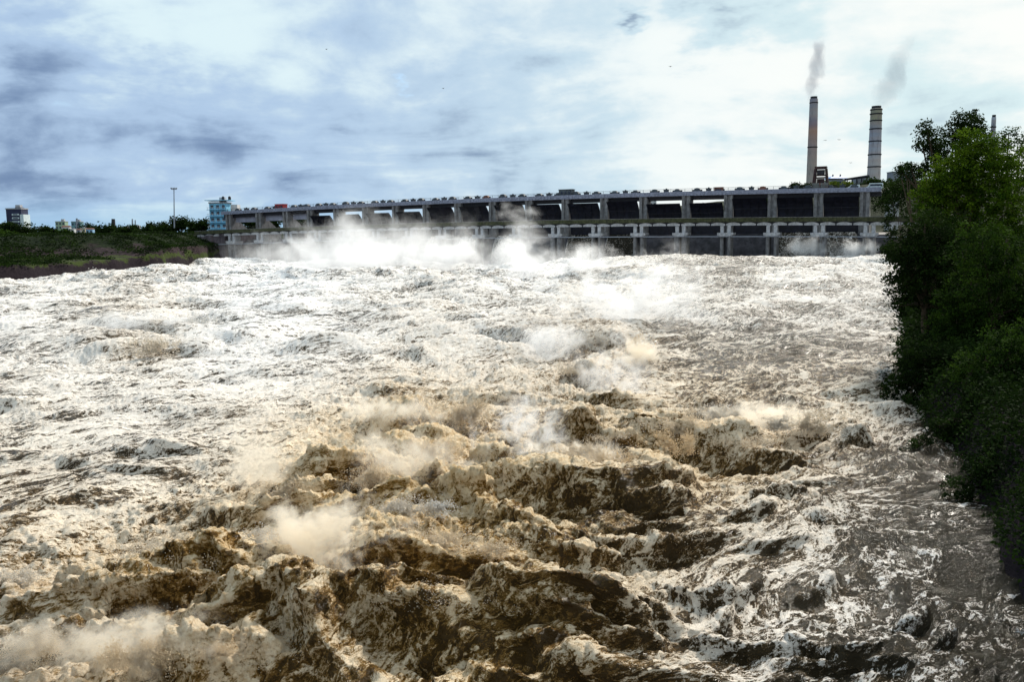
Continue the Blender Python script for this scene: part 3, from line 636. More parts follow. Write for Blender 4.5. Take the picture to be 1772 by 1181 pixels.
# ---------------------------------------------------------------- gantry crane, chimneys, smoke
def chimney(x, ytop, ybot, Y, r0, r1, label, bands, rings):
    b_ = at(x, ybot, Y); tp = at(x, ytop, Y); g = gz(b_.x, b_.y) - 2
    root = empty('chimney', (b_.x, b_.y, g)); tag(root, label, 'chimney', 'power station chimneys')
    H_ = tp.z - g; m = MB(); n = 24; ks = np.linspace(0, 1, 30)
    m.loft([[Vector((b_.x + math.cos(j * 2 * math.pi / n) * (r0 + (r1 - r0) * k), b_.y + math.sin(j * 2 * math.pi / n) * (r0 + (r1 - r0) * k), g + H_ * k)) for j in range(n)] for k in ks])
    m_, t, b = mat('chimney_paint'); sp = t.new('ShaderNodeSeparateXYZ'); p = pos(t); t.put(sp.inputs[0], p)
    kk = t.math('DIVIDE', t.math('SUBTRACT', sp.outputs[2], g), H_)
    rp = t.new('ShaderNodeValToRGB'); rp.color_ramp.interpolation = 'LINEAR'; t.put(rp.inputs[0], kk)
    el = rp.color_ramp.elements; el[0].position = bands[0][0]; el[0].color = (*bands[0][1], 1); el[1].position = bands[-1][0]; el[1].color = (*bands[-1][1], 1)
    for q, c_ in bands[1:-1]: e_ = el.new(q); e_.color = (*c_, 1)
    stripes = t.math('GREATER_THAN', t.math('SINE', t.math('MULTIPLY', sp.outputs[2], .95)), .1)
    cc = t.mix(t.math('MULTIPLY', stripes, .22), rp.outputs[0], (.42, .30, .27))
    cc = t.mix(t.smooth(t.noise(t.mapping(p, (.4, .4, .06)), 1.0, 6, .65), .5, .75), cc, (.16, .14, .16))
    t.put(b.inputs['Base Color'], cc); b.inputs['Roughness'].default_value = .9
    m.build('shaft', m_, root, smooth=True)
    for q, wd in rings:
        z = g + H_ * q; rr_ = r0 + (r1 - r0) * q; m = MB()
        m.loft([[Vector((b_.x + math.cos(j * 2 * math.pi / n) * rr_ * s_, b_.y + math.sin(j * 2 * math.pi / n) * rr_ * s_, z + dz)) for j in range(n)] for s_, dz in ((1.0, -.4), (1 + wd, 0), (1 + wd, .7), (1.0, .7))])
        m.build('platform', MDARK, root)
    m = MB(); 
    m.loft([[Vector((b_.x + math.cos(j * 2 * math.pi / n) * r1 * s_, b_.y + math.sin(j * 2 * math.pi / n) * r1 * s_, g + H_ + dz)) for j in range(n)] for s_, dz in ((.82, .01), (.84, 2.2), (.72, 2.2), (.72, .01))])
    m.build('rim', MDARK, root)
    return tp
tpA = chimney(1404, 171, 318, 900, 5.6, 4.0, 'tall slim smoking chimney with faded bands behind the gantry crane', [(0, (.34, .32, .33)), (.45, (.36, .31, .28)), (.62, (.32, .25, .25)), (.74, (.40, .24, .18)), (.80, (.22, .19, .25)), (.88, (.36, .33, .34)), (.96, (.27, .27, .32)), (1, (.16, .15, .18))], [(.60, .10), (.965, .06)])
tpB = chimney(1512, 188, 306, 800, 6.2, 4.9, 'stouter banded chimney with many platforms, right of the slim smoking one', [(0, (.42, .40, .40)), (.50, (.44, .41, .42)), (.62, (.38, .40, .48)), (.78, (.30, .31, .38)), (.86, (.31, .29, .28)), (.9, (.30, .29, .20)), (1, (.26, .25, .2))], [(.55, .09), (.68, .07), (.80, .07), (.88, .07), (.945, .12), (.985, .08), (.43, .07)])
tpC = chimney(1713, 203, 330, 850, 3.0, 2.0, 'thin pale chimney top poking out beside the tall bank tree', [(0, (.35, .35, .37)), (1, (.30, .32, .36))], [(.9, .25)])
# gantry crane
uc = upx(1420, 1.5, 28); zc_ = DZt(uc) - .95; O = dam(uc, 1.4, zc_)
crane = empty('gantry_crane', O); tag(crane, 'rusty dark gantry crane standing on the barrage deck', 'crane')
m = MB()
def legpt(s_, v, z): return O + DE * (s_ * (2.35 - .75 * z / 8.0)) + DN * v + DZ * z
for s_ in (-1, 1):
    for v in (-1.3, 1.5):
        q = lambda z, w_: [legpt(s_, v, z) + DE * a + DN * c for a, c in ((-w_, -w_), (w_, -w_), (w_, w_), (-w_, w_))]
        m.loft([q(0, .42), q(7.6, .3)])
m.build('leg', MRUST, crane)
m = MB()
for z, h_ in ((7.3, .5), (5.1, .28), (4.3, .35)):
    for v in (-1.3, 1.5): m.box(O, DE, DN, DZ, (-(2.3 - .75 * z / 8), v - .25, z), ((2.3 - .75 * z / 8), v + .25, z + h_))
m.box(O, DE, DN, DZ, (-1.9, -1.6, 7.8), (1.9, 1.8, 8.1)); m.build('crossbeam', MRUST, crane)
m = MB(); m.box(O, DE, DN, DZ, (-1.15, -1.0, 5.4), (1.15, 1.2, 7.0)); m.build('trolley', MDARK, crane)
m = MB(); m.box(O, DE, DN, DZ, (-1.1, -1.0, 2.6), (1.1, 1.2, 4.1)); m.build('winch_house', MRUST, crane)
m = MB(); m.box(O, DE, DN, DZ, (-2.5, -1.95, .35), (2.5, -1.75, 2.7)); m.build('panel', simple('rust_streaked_panel', (.12, .13, .13), .8, .3, .8, stain=(.13, .035, .018)), crane)
m = MB(); m.box(O, DE, DN, DZ, (-2.8, -1.9, 0), (2.8, 1.9, .34)); m.build('bogie', MDARK, crane)

def volume_mat(name, dens, scale, colr=(1, 1, 1), thr=.45, wid=.3, aniso=.2, seed=0, soft=.75, stretch=(1, 1, 1), fine=1.0):
    m_ = bpy.data.materials.new(name); m_.use_nodes = True; t = NT(m_.node_tree); t.n.clear()
    oc = t.new('ShaderNodeTexCoord').outputs['Object']; p = pos(t)
    n = t.noise(t.mapping(p, stretch, (0, 0, 0), (seed * 3.1, 0, seed)), scale, 6, .62, .6)
    r2 = t.vmath('LENGTH', oc)
    fall = t.smooth(r2, 1.0, .0)
    n2_ = t.noise(t.mapping(p, stretch, (0, 0, 0), (seed, seed, 0)), scale * 4.5, 6, .72, 1.2)
    d = t.smooth(t.math('ADD', fall, t.math('ADD', t.math('MULTIPLY', t.math('SUBTRACT', n, .5), 4.4), t.math('MULTIPLY', t.math('SUBTRACT', n2_, .5), fine))), thr, thr + wid)
    d = t.math('MULTIPLY', t.math('MULTIPLY', d, t.smooth(r2, 1.0, .7)), dens)
    v = t.new('ShaderNodeVolumePrincipled'); v.inputs['Color'].default_value = (*colr, 1); v.inputs['Anisotropy'].default_value = aniso; t.put(v.inputs['Density'], d)
    t.l.new(v.outputs[0], t.new('ShaderNodeOutputMaterial').inputs['Volume']); return m_
def ellipsoid(name, c, rad, m_, rot=0.0, tilt=0.0):
    mb = MB(); n = 20
    mb.loft([[Vector((math.cos(j * 2 * math.pi / n) * math.sin(a), math.sin(j * 2 * math.pi / n) * math.sin(a), -math.cos(a))) for j in range(n)] for a in np.linspace(.05, math.pi - .05, 12)])
    me = bpy.data.meshes.new(name); me.from_pydata(mb.v, [], mb.f); me.materials.append(m_)
    o = bpy.data.objects.new(name, me); col.objects.link(o); o.location = c; o.scale = rad; o.rotation_euler = (0, tilt, rot); return o
def smoke(tp, pxc, pyc, rx, ry, Y, dens, lean, label):
    c = at(pxc, pyc, Y); k = Y / FPX
    o = ellipsoid('smoke', c, (rx * k, rx * k, ry * k), volume_mat('smoke_volume', dens, .05, (.30, .33, .42), .25, .7, 0, seed=pxc, stretch=(1, 1, .6)), tilt=lean)
    tag(o, label, 'smoke', kind='stuff')
smoke(tpA, 1411, 120, 22, 66, 900, .05, .15, 'thin grey smoke drifting up from the slim chimney')
smoke(tpB, 1548, 130, 30, 80, 800, .022, .42, 'faint grey smoke trailing right from the stouter chimney')

# ---------------------------------------------------------------- vegetation
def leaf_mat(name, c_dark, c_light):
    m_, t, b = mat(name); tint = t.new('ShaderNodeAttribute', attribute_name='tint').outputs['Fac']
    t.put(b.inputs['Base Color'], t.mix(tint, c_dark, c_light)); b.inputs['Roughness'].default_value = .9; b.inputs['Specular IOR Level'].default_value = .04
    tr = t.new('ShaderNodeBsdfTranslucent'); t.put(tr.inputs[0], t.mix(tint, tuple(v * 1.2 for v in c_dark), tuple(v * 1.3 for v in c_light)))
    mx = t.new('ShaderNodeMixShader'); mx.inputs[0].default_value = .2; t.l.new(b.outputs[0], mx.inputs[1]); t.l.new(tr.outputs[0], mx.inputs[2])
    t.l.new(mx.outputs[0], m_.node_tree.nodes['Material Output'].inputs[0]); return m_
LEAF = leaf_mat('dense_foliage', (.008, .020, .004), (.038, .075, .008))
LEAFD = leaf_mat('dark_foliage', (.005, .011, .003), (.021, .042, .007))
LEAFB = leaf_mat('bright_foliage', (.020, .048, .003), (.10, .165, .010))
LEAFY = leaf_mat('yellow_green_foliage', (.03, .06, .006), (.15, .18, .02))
def leaf_quads(C, size, rs, droop=0.0):
    """one leaf-sized diamond at each centre"""
    n = len(C); d = rs.normal(size=(n, 3)); d[:, 2] = d[:, 2] * .6 - droop; d /= np.linalg.norm(d, axis=1)[:, None]
    e = rs.normal(size=(n, 3)); e = np.cross(d, e); e /= np.linalg.norm(e, axis=1)[:, None]
    s_ = (size * rs.uniform(.6, 1.3, n))[:, None]
    V = np.stack([C - d * s_ * .5, C + e * s_ * .27, C + d * s_ * .5, C - e * s_ * .27], 1).reshape(-1, 3)
    return V, np.arange(n * 4).reshape(n, 4)
def foliage(name, blobs, size, m_, parent, seed, dens=1.0, droop=0.0, clr=1.0, gap=.0):
    """blobs: (centre, (rx,ry,rz)); leaves sit in clumps through and over each blob"""
    rs = np.random.RandomState(seed); CC = []; TT = []
    for c, r_ in blobs:
        r_ = np.array(r_, float); c = np.array(c, float)
        area = math.pi * r_[0] * r_[2]; cr_ = max(size * 2.2, min(r_) * .22) * clr
        ncl = int(5.0 * dens * area / (math.pi * cr_ ** 2)) + 5
        d = rs.normal(size=(ncl, 3)); d /= np.linalg.norm(d, axis=1)[:, None]
        rad = rs.rand(ncl) ** .38
        cc_ = c + d * r_ * (rad * rs.uniform(.82, 1.14, ncl))[:, None]
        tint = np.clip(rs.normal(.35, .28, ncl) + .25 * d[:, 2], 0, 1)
        nl = int(max(14, 2.6 * (cr_ / size) ** 2 * 2.0)); 
        keep = rs.rand(ncl) > gap; cc_ = cc_[keep]; tint = tint[keep]; k = len(cc_)
        off = rs.normal(size=(k, nl, 3)); off /= np.linalg.norm(off, axis=2)[..., None]; off *= (rs.rand(k, nl) ** .5)[..., None] * cr_ * rs.uniform(.6, 1.25, k)[:, None, None]
        off[..., 2] *= .75; 
        if droop: off[..., 2] -= droop * (off[..., 0] ** 2 + off[..., 1] ** 2) / cr_
        CC.append((cc_[:, None] + off).reshape(-1, 3)); TT.append(np.repeat(tint, nl) + rs.normal(0, .1, k * nl))
    CC = np.concatenate(CC); TT = np.clip(np.concatenate(TT), 0, 1)
    V, F = leaf_quads(CC, size, rs, droop)
    return npmesh(name, V, F, m_, parent, attrs={'tint': np.repeat(TT, 4)})
def tree(name, label, base, blobs, size, m_, seed, group=None, dens=1.0, trunk_r=.3, droop=0.0, cat='tree', gap=0.0):
    base = Vector(base); root = empty(name, base); tag(root, label, cat, group)
    foliage('crown', blobs, size, m_, root, seed, dens, droop, gap=gap)
    r_ = random.Random(seed); cm = Vector(np.mean([b_[0] for b_ in blobs], 0)); m = MB()
    fork = base.lerp(cm, .5); m.tube([base - Vector((0, 0, .6)), base.lerp(fork, .5) + Vector((r_.uniform(-.3, .3), r_.uniform(-.3, .3), 0)), fork], [trunk_r, trunk_r * .8, trunk_r * .6], 8)
    for c, rad in blobs:
        c = Vector(c); mid_ = fork.lerp(c, .5) + Vector((r_.uniform(-.5, .5), r_.uniform(-.5, .5), .3))
        m.tube([fork, mid_, c, c + Vector((0, 0, rad[2] * .3))], [trunk_r * .5, trunk_r * .32, trunk_r * .2, trunk_r * .08], 6)
    m.build('trunk', MBARK, root); return root
def pblobs(L, Y, depth=1.0, seed=0):
    r_ = random.Random(seed); out = []
    for (x, y, rx, ry) in L:
        YY = Y + r_.uniform(-1, 1) * Y * .02; k = YY / FPX; c = at(x, y, YY); out.append((tuple(c), (rx * k, min(rx, ry) * k * depth, ry * k)))
    return out
def rtree(name, label, L, Y, size, m_, seed, **kw):
    bl = pblobs(L, Y, seed=seed); cx0 = np.mean([b_[0][0] for b_ in bl]); 
    bx = max(cx0, float(np.interp(Y, [p_[0] for p_ in SH_R], [p_[1] for p_ in SH_R])) + 3); g = gz(bx, Y)
    return tree(name, label, (bx, Y, g), bl, size, m_, seed, **kw)
GRP = 'trees crowding the right bank'
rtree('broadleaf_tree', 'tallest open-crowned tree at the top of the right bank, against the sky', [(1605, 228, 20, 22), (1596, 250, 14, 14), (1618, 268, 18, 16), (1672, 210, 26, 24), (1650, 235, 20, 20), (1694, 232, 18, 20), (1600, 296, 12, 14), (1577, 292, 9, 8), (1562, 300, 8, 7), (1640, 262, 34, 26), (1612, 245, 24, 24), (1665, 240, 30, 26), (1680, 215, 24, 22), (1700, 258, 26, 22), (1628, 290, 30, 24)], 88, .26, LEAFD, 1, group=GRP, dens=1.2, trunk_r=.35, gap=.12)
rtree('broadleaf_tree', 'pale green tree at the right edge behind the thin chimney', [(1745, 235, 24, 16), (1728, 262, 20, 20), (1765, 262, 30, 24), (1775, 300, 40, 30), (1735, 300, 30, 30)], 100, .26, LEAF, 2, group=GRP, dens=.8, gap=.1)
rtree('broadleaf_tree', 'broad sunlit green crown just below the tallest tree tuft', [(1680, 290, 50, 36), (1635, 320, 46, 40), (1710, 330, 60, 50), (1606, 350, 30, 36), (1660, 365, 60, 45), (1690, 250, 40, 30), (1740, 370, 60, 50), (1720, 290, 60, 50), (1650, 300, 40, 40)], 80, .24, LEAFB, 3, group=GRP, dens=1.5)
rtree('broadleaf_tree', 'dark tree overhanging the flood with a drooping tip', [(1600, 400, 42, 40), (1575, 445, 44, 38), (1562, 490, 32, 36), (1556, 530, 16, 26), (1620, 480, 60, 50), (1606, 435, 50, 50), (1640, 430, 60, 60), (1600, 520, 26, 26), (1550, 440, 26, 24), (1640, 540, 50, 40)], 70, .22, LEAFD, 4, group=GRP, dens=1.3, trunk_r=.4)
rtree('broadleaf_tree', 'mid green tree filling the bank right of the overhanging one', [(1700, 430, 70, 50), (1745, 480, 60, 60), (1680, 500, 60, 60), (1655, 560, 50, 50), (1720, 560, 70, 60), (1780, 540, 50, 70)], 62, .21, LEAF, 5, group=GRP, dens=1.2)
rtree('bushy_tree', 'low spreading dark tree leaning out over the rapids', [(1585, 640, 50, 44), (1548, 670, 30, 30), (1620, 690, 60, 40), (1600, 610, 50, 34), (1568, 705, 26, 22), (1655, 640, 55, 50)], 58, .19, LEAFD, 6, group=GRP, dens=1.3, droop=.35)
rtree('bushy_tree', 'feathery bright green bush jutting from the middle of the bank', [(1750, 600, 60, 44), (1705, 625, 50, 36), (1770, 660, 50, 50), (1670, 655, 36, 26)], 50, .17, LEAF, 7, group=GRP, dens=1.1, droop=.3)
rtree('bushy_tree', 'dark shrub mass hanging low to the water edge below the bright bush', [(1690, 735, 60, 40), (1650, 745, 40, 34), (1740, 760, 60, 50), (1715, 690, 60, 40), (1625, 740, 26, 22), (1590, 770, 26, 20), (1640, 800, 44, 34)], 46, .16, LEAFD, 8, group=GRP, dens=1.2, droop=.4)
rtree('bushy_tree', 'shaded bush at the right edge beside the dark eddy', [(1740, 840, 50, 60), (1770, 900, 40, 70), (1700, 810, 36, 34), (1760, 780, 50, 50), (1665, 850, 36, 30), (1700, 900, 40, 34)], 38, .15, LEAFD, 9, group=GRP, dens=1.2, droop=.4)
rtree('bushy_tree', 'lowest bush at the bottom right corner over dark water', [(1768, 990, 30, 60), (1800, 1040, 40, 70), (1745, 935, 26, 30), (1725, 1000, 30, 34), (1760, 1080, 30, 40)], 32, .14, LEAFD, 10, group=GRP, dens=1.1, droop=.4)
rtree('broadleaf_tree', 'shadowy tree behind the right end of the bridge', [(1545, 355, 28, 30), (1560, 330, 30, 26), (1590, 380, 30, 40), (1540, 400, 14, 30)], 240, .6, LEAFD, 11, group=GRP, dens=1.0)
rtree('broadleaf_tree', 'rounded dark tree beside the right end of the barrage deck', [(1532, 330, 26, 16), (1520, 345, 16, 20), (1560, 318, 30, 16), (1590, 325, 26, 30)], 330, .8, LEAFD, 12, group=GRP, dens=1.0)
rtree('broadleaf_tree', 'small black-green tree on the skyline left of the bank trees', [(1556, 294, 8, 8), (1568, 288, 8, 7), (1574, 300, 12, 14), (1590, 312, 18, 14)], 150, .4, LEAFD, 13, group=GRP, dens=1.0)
# undergrowth over the right bank
rs = np.random.RandomState(3); n = 46000
Yq = np.exp(rs.uniform(math.log(22), math.log(290), n)); sh = np.interp(Yq, [p_[0] for p_ in SH_R], [p_[1] for p_ in SH_R]); dq = rs.rand(n) ** 1.3 * 26 + .8; Xq = sh + dq
Zq = ground_h(Xq, Yq); sz = .07 + .0024 * Yq
C_ = np.stack([Xq, Yq, Zq], -1); k = 7; C_ = np.repeat(C_, k, 0); s2 = np.repeat(sz, k); C_ = C_ + rs.normal(size=C_.shape) * (s2 * 2.0)[:, None]; C_[:, 2] += s2 * 2.0
C_ = C_[C_[:, 2] > .6]; s2 = np.interp(C_[:, 1], Yq[np.argsort(Yq)], sz[np.argsort(Yq)])
V, F = leaf_quads(C_, s2 * 1.3, rs); tt = np.clip(.35 + perlin2(C_[:, 0] / 2, C_[:, 1] / 2, 9) * .7, 0, 1)
ug = npmesh('undergrowth', V, F, LEAFD, attrs={'tint': np.repeat(tt, 4)}); tag(ug, 'tangled green undergrowth covering the right bank', 'undergrowth', kind='stuff')

rs = np.random.RandomState(8); n = 15000
Yq = rs.uniform(225, 420, n); sh = np.interp(Yq, [p_[0] for p_ in SH_L], [p_[1] for p_ in SH_L]); Xq = sh - rs.rand(n) ** 1.2 * 95 - 2
keep = perlin2(Xq / 9, Yq / 9, 17) + perlin2(Xq / 30, Yq / 30, 18) > -.15 + .5 * rs.rand(n) - .25; Xq = Xq[keep]; Yq = Yq[keep]
C_ = np.repeat(np.stack([Xq, Yq, ground_h(Xq, Yq)], -1), 6, 0); C_ = C_ + rs.normal(size=C_.shape) * np.array([.8, .8, .25]); C_[:, 2] += .35; C_ = C_[C_[:, 2] > 4.5]
V, F = leaf_quads(C_, .75, rs); tt = np.clip(.4 + perlin2(C_[:, 0] / 6, C_[:, 1] / 6, 19) * .8, 0, 1)
tag(npmesh('scrub', V, F, LEAFD, attrs={'tint': np.repeat(tt, 4)}), 'rough scrub and grass on the left river bank', 'scrub', kind='stuff')
def small_tree(x, ytop, ybot, wpx, Y, m_, label, group, seed, name='broadleaf_tree'):
    k = Y / FPX; r_ = random.Random(seed); rx = wpx * k * .68; h_ = (ybot - ytop) * k; c = at(x, (ytop + ybot) / 2, Y)
    bl = [((c.x, Y, c.z), (rx * .8, rx * .7, h_ * .42))]
    for q in range(4): bl.append(((c.x + r_.uniform(-.6, .6) * rx, Y + r_.uniform(-.4, .4) * rx, c.z + r_.uniform(-.2, .25) * h_), (rx * .45, rx * .45, h_ * .25)))
    return tree(name, label, (c.x, Y, min(gz(c.x, Y), c.z - h_ * .4)), bl, max(.5, Y * .0026), m_, seed, group=group, dens=1.5, trunk_r=max(.2, rx * .08))
GL = 'trees along the left skyline'
LT = [(30, 384, 412, 62, 420, LEAFD, 'large domed dark tree below the left tower block'), (78, 394, 412, 34, 430, LEAFD, 'small round tree just right of the large domed tree'),
      (150, 386, 408, 34, 700, LEAFD, 'hazy tree rising behind the cluster of small houses'), (172, 388, 408, 34, 600, LEAFD, 'dark tree directly right of the cluster of small houses'), (196, 391, 408, 32, 640, LEAFD, 'low tree beside the short dark stack on the skyline'),
      (222, 390, 410, 34, 560, LEAFD, 'wide low tree midway between the houses and light mast'), (246, 388, 410, 34, 520, LEAFD, 'bushy tree third to the left of the light mast'), (268, 386, 412, 32, 500, LEAFD, 'bushy tree second to the left of the light mast'),
      (290, 382, 412, 32, 470, LEAFD, 'tree standing immediately left of the light mast'), (316, 375, 412, 36, 450, LEAFD, 'tallest tree at the foot of the light mast'), (340, 382, 412, 26, 440, LEAFD, 'narrow tree between the light mast and blue building'), (352, 377, 412, 22, 425, LEAFD, 'dark tree touching the left side of the blue building'),
      (110, 398, 414, 26, 480, LEAF, 'green shrub-like tree in front of the small houses'), (4, 398, 414, 30, 400, LEAF, 'green tree cut by the left frame edge')]
for i, a in enumerate(LT): small_tree(a[0], a[1], a[2], a[3], a[4], a[5], a[6], GL, 100 + i)
GB = 'trees seen through the open left bays'
for i, a in enumerate([(432, 378, 400, 26, 470, LEAFD, 'dark tree seen through the leftmost open bay of the barrage'), (476, 376, 400, 30, 480, LEAFD, 'dark tree seen through the second open bay from the left'), (515, 378, 400, 34, 490, LEAFD, 'dark tree seen through the third open bay from the left')]):
    small_tree(*a, GB, 130 + i)
GH = 'trees on the hill behind the barrage'
HT = [(1225, 352, 372, 60, 470, 'tree low on the hillside behind the first dark right bay'), (1285, 345, 372, 70, 470, 'hillside tree seen under the brown hoist cabin'), (1320, 342, 370, 60, 460, 'hillside tree seen behind the third pier from the right'), (1365, 340, 372, 60, 460, 'hillside tree seen in the bay left of the crane'),
      (1398, 318, 330, 30, 470, 'small treetop showing above the deck left of the crane'), (1376, 320, 330, 22, 470, 'tiny treetop at the foot of the slim chimney'), (1450, 336, 372, 60, 450, 'hillside tree seen in the bay right of the crane'), (1446, 316, 328, 24, 470, 'yellow-green treetop below the blue factory roof'), (1470, 317, 328, 22, 470, 'yellow-green treetop between blue roof and conveyor'),
      (1492, 316, 330, 26, 460, 'treetop just right of the conveyor trestle'), (1515, 306, 334, 40, 430, 'rounded treetop at the foot of the stouter chimney'), (1480, 350, 378, 50, 440, 'hillside tree behind the last pier on the right')]
for i, a in enumerate(HT): small_tree(a[0], a[1], a[2], a[3], a[4], LEAFY if 'yellow' in a[5] else LEAFD, a[5], GH, 150 + i)

# ---------------------------------------------------------------- town, blue building, mast, plant
def house(name, label, x0, x1, ytop, ybot, Y, wall, cols_, rows_, roof=None, group=None, win=MWIN, depth=None, cat='house'):
    k = Y / FPX; a = at(x0, ybot, Y); c = at(x1, ytop, Y); wdt = c.x - a.x; h_ = c.z - a.z; dp = depth or wdt * .7; g = min(gz(a.x, Y), a.z)
    root = empty(name, ((a.x + c.x) / 2, Y + dp / 2, g)); tag(root, label, cat, group)
    m = MB(); m.wbox(a.x, c.x, Y, Y + dp, g - 1, c.z); m.build('wall', wall, root)
    m = MB(); ov = wdt * .03
    if roof == 'gable':
        zt = c.z; m.v += [(a.x - ov, Y - ov, zt + .01), (c.x + ov, Y - ov, zt + .01), (c.x + ov, Y + dp + ov, zt + .01), (a.x - ov, Y + dp + ov, zt + .01), (a.x - ov, Y + dp / 2, zt + h_ * .3), (c.x + ov, Y + dp / 2, zt + h_ * .3)]; m.f += [(0, 1, 5, 4), (2, 3, 4, 5), (0, 4, 3), (1, 2, 5), (0, 3, 2, 1)]
    else:
        m.wbox(a.x - ov, c.x + ov, Y - ov, Y + dp + ov, c.z + .003, c.z + h_ * .04 + .15); m.wbox(a.x + wdt * .55, a.x + wdt * .85, Y + dp * .2, Y + dp * .6, c.z + h_ * .04 + .153, c.z + h_ * .04 + min(2.4, h_ * .2))
    m.build('roof', MCL if roof != 'gable' else MBROWNB, root)
    for i in range(cols_):
        for j in range(rows_):
            cxw = a.x + wdt * (i + .5) / cols_; czw = a.z + h_ * (j + .5) / rows_; ww = wdt / cols_ * .26; hw = h_ / rows_ * .24
            m = MB(); m.wbox(cxw - ww, cxw + ww, Y - .06, Y + .1, czw - hw, czw + hw); m.build('window', win, root)
    return root, a, c
# tower block, dark cladding with white window frames
root, a, c = house('tower_block', 'dark navy tower block with white framed windows on the left skyline', 13, 36, 362, 400, 620, MNAVY, 0, 0, cat='tower block', depth=9)
k = 620 / FPX; m = MB(); m.wbox(at(27, 385, 620).x, at(36, 385, 620).x, 620.5, 626, c.z + .5, c.z + 2.6 * 620 / 1500 * 1.2); m.build('plant_room', MNAVY, root)
m = MB(); m.wbox(at(36, 385, 620).x + .01, at(42, 385, 620).x, 619.5, 628, a.z - 4, c.z - 9 * k); m.build('wing', MWHITE, root)
for j in range(5):
    z = c.z - (9 + j * 6) * k; m = MB(); m.wbox(at(22, 385, 620).x, at(34, 385, 620).x, 619.6, 620.1, z - 1.6 * k, z + 1.2 * k); fr = m.build('window_frame', MWHITE, root)
    m = MB(); m.wbox(at(24, 385, 620).x, at(32, 385, 620).x, 619.5, 619.65, z - .9 * k, z + .6 * k); m.build('pane', MWIN, fr)
    if j > 1: m = MB(); m.wbox(at(15, 385, 620).x, at(20, 385, 620).x, 619.6, 620.1, z - .5 * k, z + .5 * k); m.build('balcony', MWHITE, root)
GHH = 'small houses on the left bank'
wl = {k_: simple(k_ + '_wall', c_, .9, .12, .6, stain=tuple(v * .6 for v in c_)) for k_, c_ in {'white': (.55, .56, .58), 'cream': (.50, .45, .33), 'pink': (.50, .32, .27), 'sky_blue': (.25, .42, .6), 'green': (.28, .38, .28), 'grey': (.22, .24, .28), 'teal': (.16, .30, .34)}.items()}
for nm, lb, x0, x1, yt, yb, Y, wk, c_, r_, rf in [
    ('town_house', 'white house half hidden at the far left frame edge', -3, 9, 388, 402, 560, 'pink', 2, 2, None), ('town_house', 'white flat-roofed house touching the domed tree on its left', 5, 13, 391, 404, 540, 'white', 2, 2, None),
    ('apartment_block', 'tallest green-grey block at the left of the house cluster', 97, 112, 384, 404, 640, 'green', 3, 3, None), ('town_house', 'teal block behind the house cluster with mast on roof', 124, 139, 384, 400, 700, 'teal', 3, 2, None),
    ('town_house', 'white gabled house in the middle of the cluster', 107, 119, 393, 402, 610, 'white', 2, 1, 'gable'), ('town_house', 'low pink house at the front of the cluster', 108, 114, 400, 407, 560, 'pink', 1, 1, None),
    ('town_house', 'small white house at the front of the cluster beside the pink one', 118, 128, 397, 405, 570, 'white', 2, 1, None), ('town_house', 'cream house toward the right of the cluster', 139, 147, 395, 403, 600, 'cream', 2, 1, None),
    ('town_house', 'sky blue house with pale roof at the right end of the cluster', 149, 160, 397, 405, 560, 'sky_blue', 2, 1, 'gable'), ('town_house', 'low grey house between the cream and white cluster houses', 129, 138, 398, 405, 580, 'grey', 2, 1, 'gable'),
    ('town_house', 'tiny white shed left of the cluster beside the green tree', 85, 91, 403, 407, 520, 'white', 1, 1, None), ('town_house', 'white house among trees under the short dark stack', 183, 193, 397, 402, 720, 'white', 2, 1, None),
    ('town_house', 'pale house seen between small round tree and cluster', 66, 72, 394, 401, 640, 'white', 1, 1, None), ('town_house', 'small pale house on the skyline right of the short dark stack', 212, 220, 393, 399, 760, 'cream', 2, 1, None), ('town_house', 'small pale house on the skyline midway to the light mast', 230, 240, 391, 399, 760, 'white', 2, 1, None)]:
    house(nm, lb, x0, x1, yt, yb, Y, wl[wk], c_, r_, rf, GHH)
for nm, lb, x0, x1, yt, yb, Y, wk in [('town_house', 'yellow cream house seen through the leftmost open bay', 404, 416, 376, 398, 520, 'cream'), ('town_house', 'cream house corner seen through the second open bay', 451, 458, 379, 398, 520, 'cream'), ('town_house', 'pinkish house seen through the second open bay from the left', 462, 472, 380, 398, 560, 'pink'), ('town_house', 'cream house corner seen through the third open bay', 500, 506, 376, 398, 520, 'cream'), ('town_house', 'white house with blue gear seen above the gate right of the ninth pier', 1124, 1136, 344, 356, 560, 'white')]:
    house(nm, lb, x0, x1, yt, yb, Y, wl[wk], 2, 2, None, 'houses seen through the barrage')
# blue control building on the left abutment
Yb = 415; root, a, c = house('control_building', 'four-storey light blue building with balconies at the left end of the barrage', 364, 391, 352, 397, Yb, MBLUEW, 3, 4, cat='building', depth=8)
k = Yb / FPX
for j in range(4):
    z = a.z + (c.z - a.z) * (j + .02) / 4
    m = MB(); m.wbox(at(360, 385, Yb).x, at(393, 385, Yb).x, Yb - 1.3, Yb - .01, z - .12, z + .12); ba = m.build('balcony', MBLUEW, root)
    m = MB()
    for q in range(8): xx = at(360, 385, Yb).x + (at(393, 385, Yb).x - at(360, 385, Yb).x) * (q + .5) / 8; m.wbox(xx - .06, xx + .06, Yb - 1.28, Yb - 1.16, z + .123, z + 1.0)
    m.wbox(at(360, 385, Yb).x, at(393, 385, Yb).x, Yb - 1.28, Yb - 1.16, z + 1.003, z + 1.12); m.build('balustrade', wl['white'], ba)
m = MB(); m.wbox(at(358, 385, Yb).x, at(400, 385, Yb).x, Yb - 1.8, Yb + 8, c.z + 1.3, c.z + 1.55); m.build('canopy', MBLUEW, root)
m = MB()
for xq in (386, 397):
    xx = at(xq, 385, Yb).x; m.tube([(xx, Yb + 2, c.z + 1.56), (xx, Yb + 2, c.z + 3.0), (xx, Yb + 2, c.z + 3.4)], [.7, .7, .3], 10)
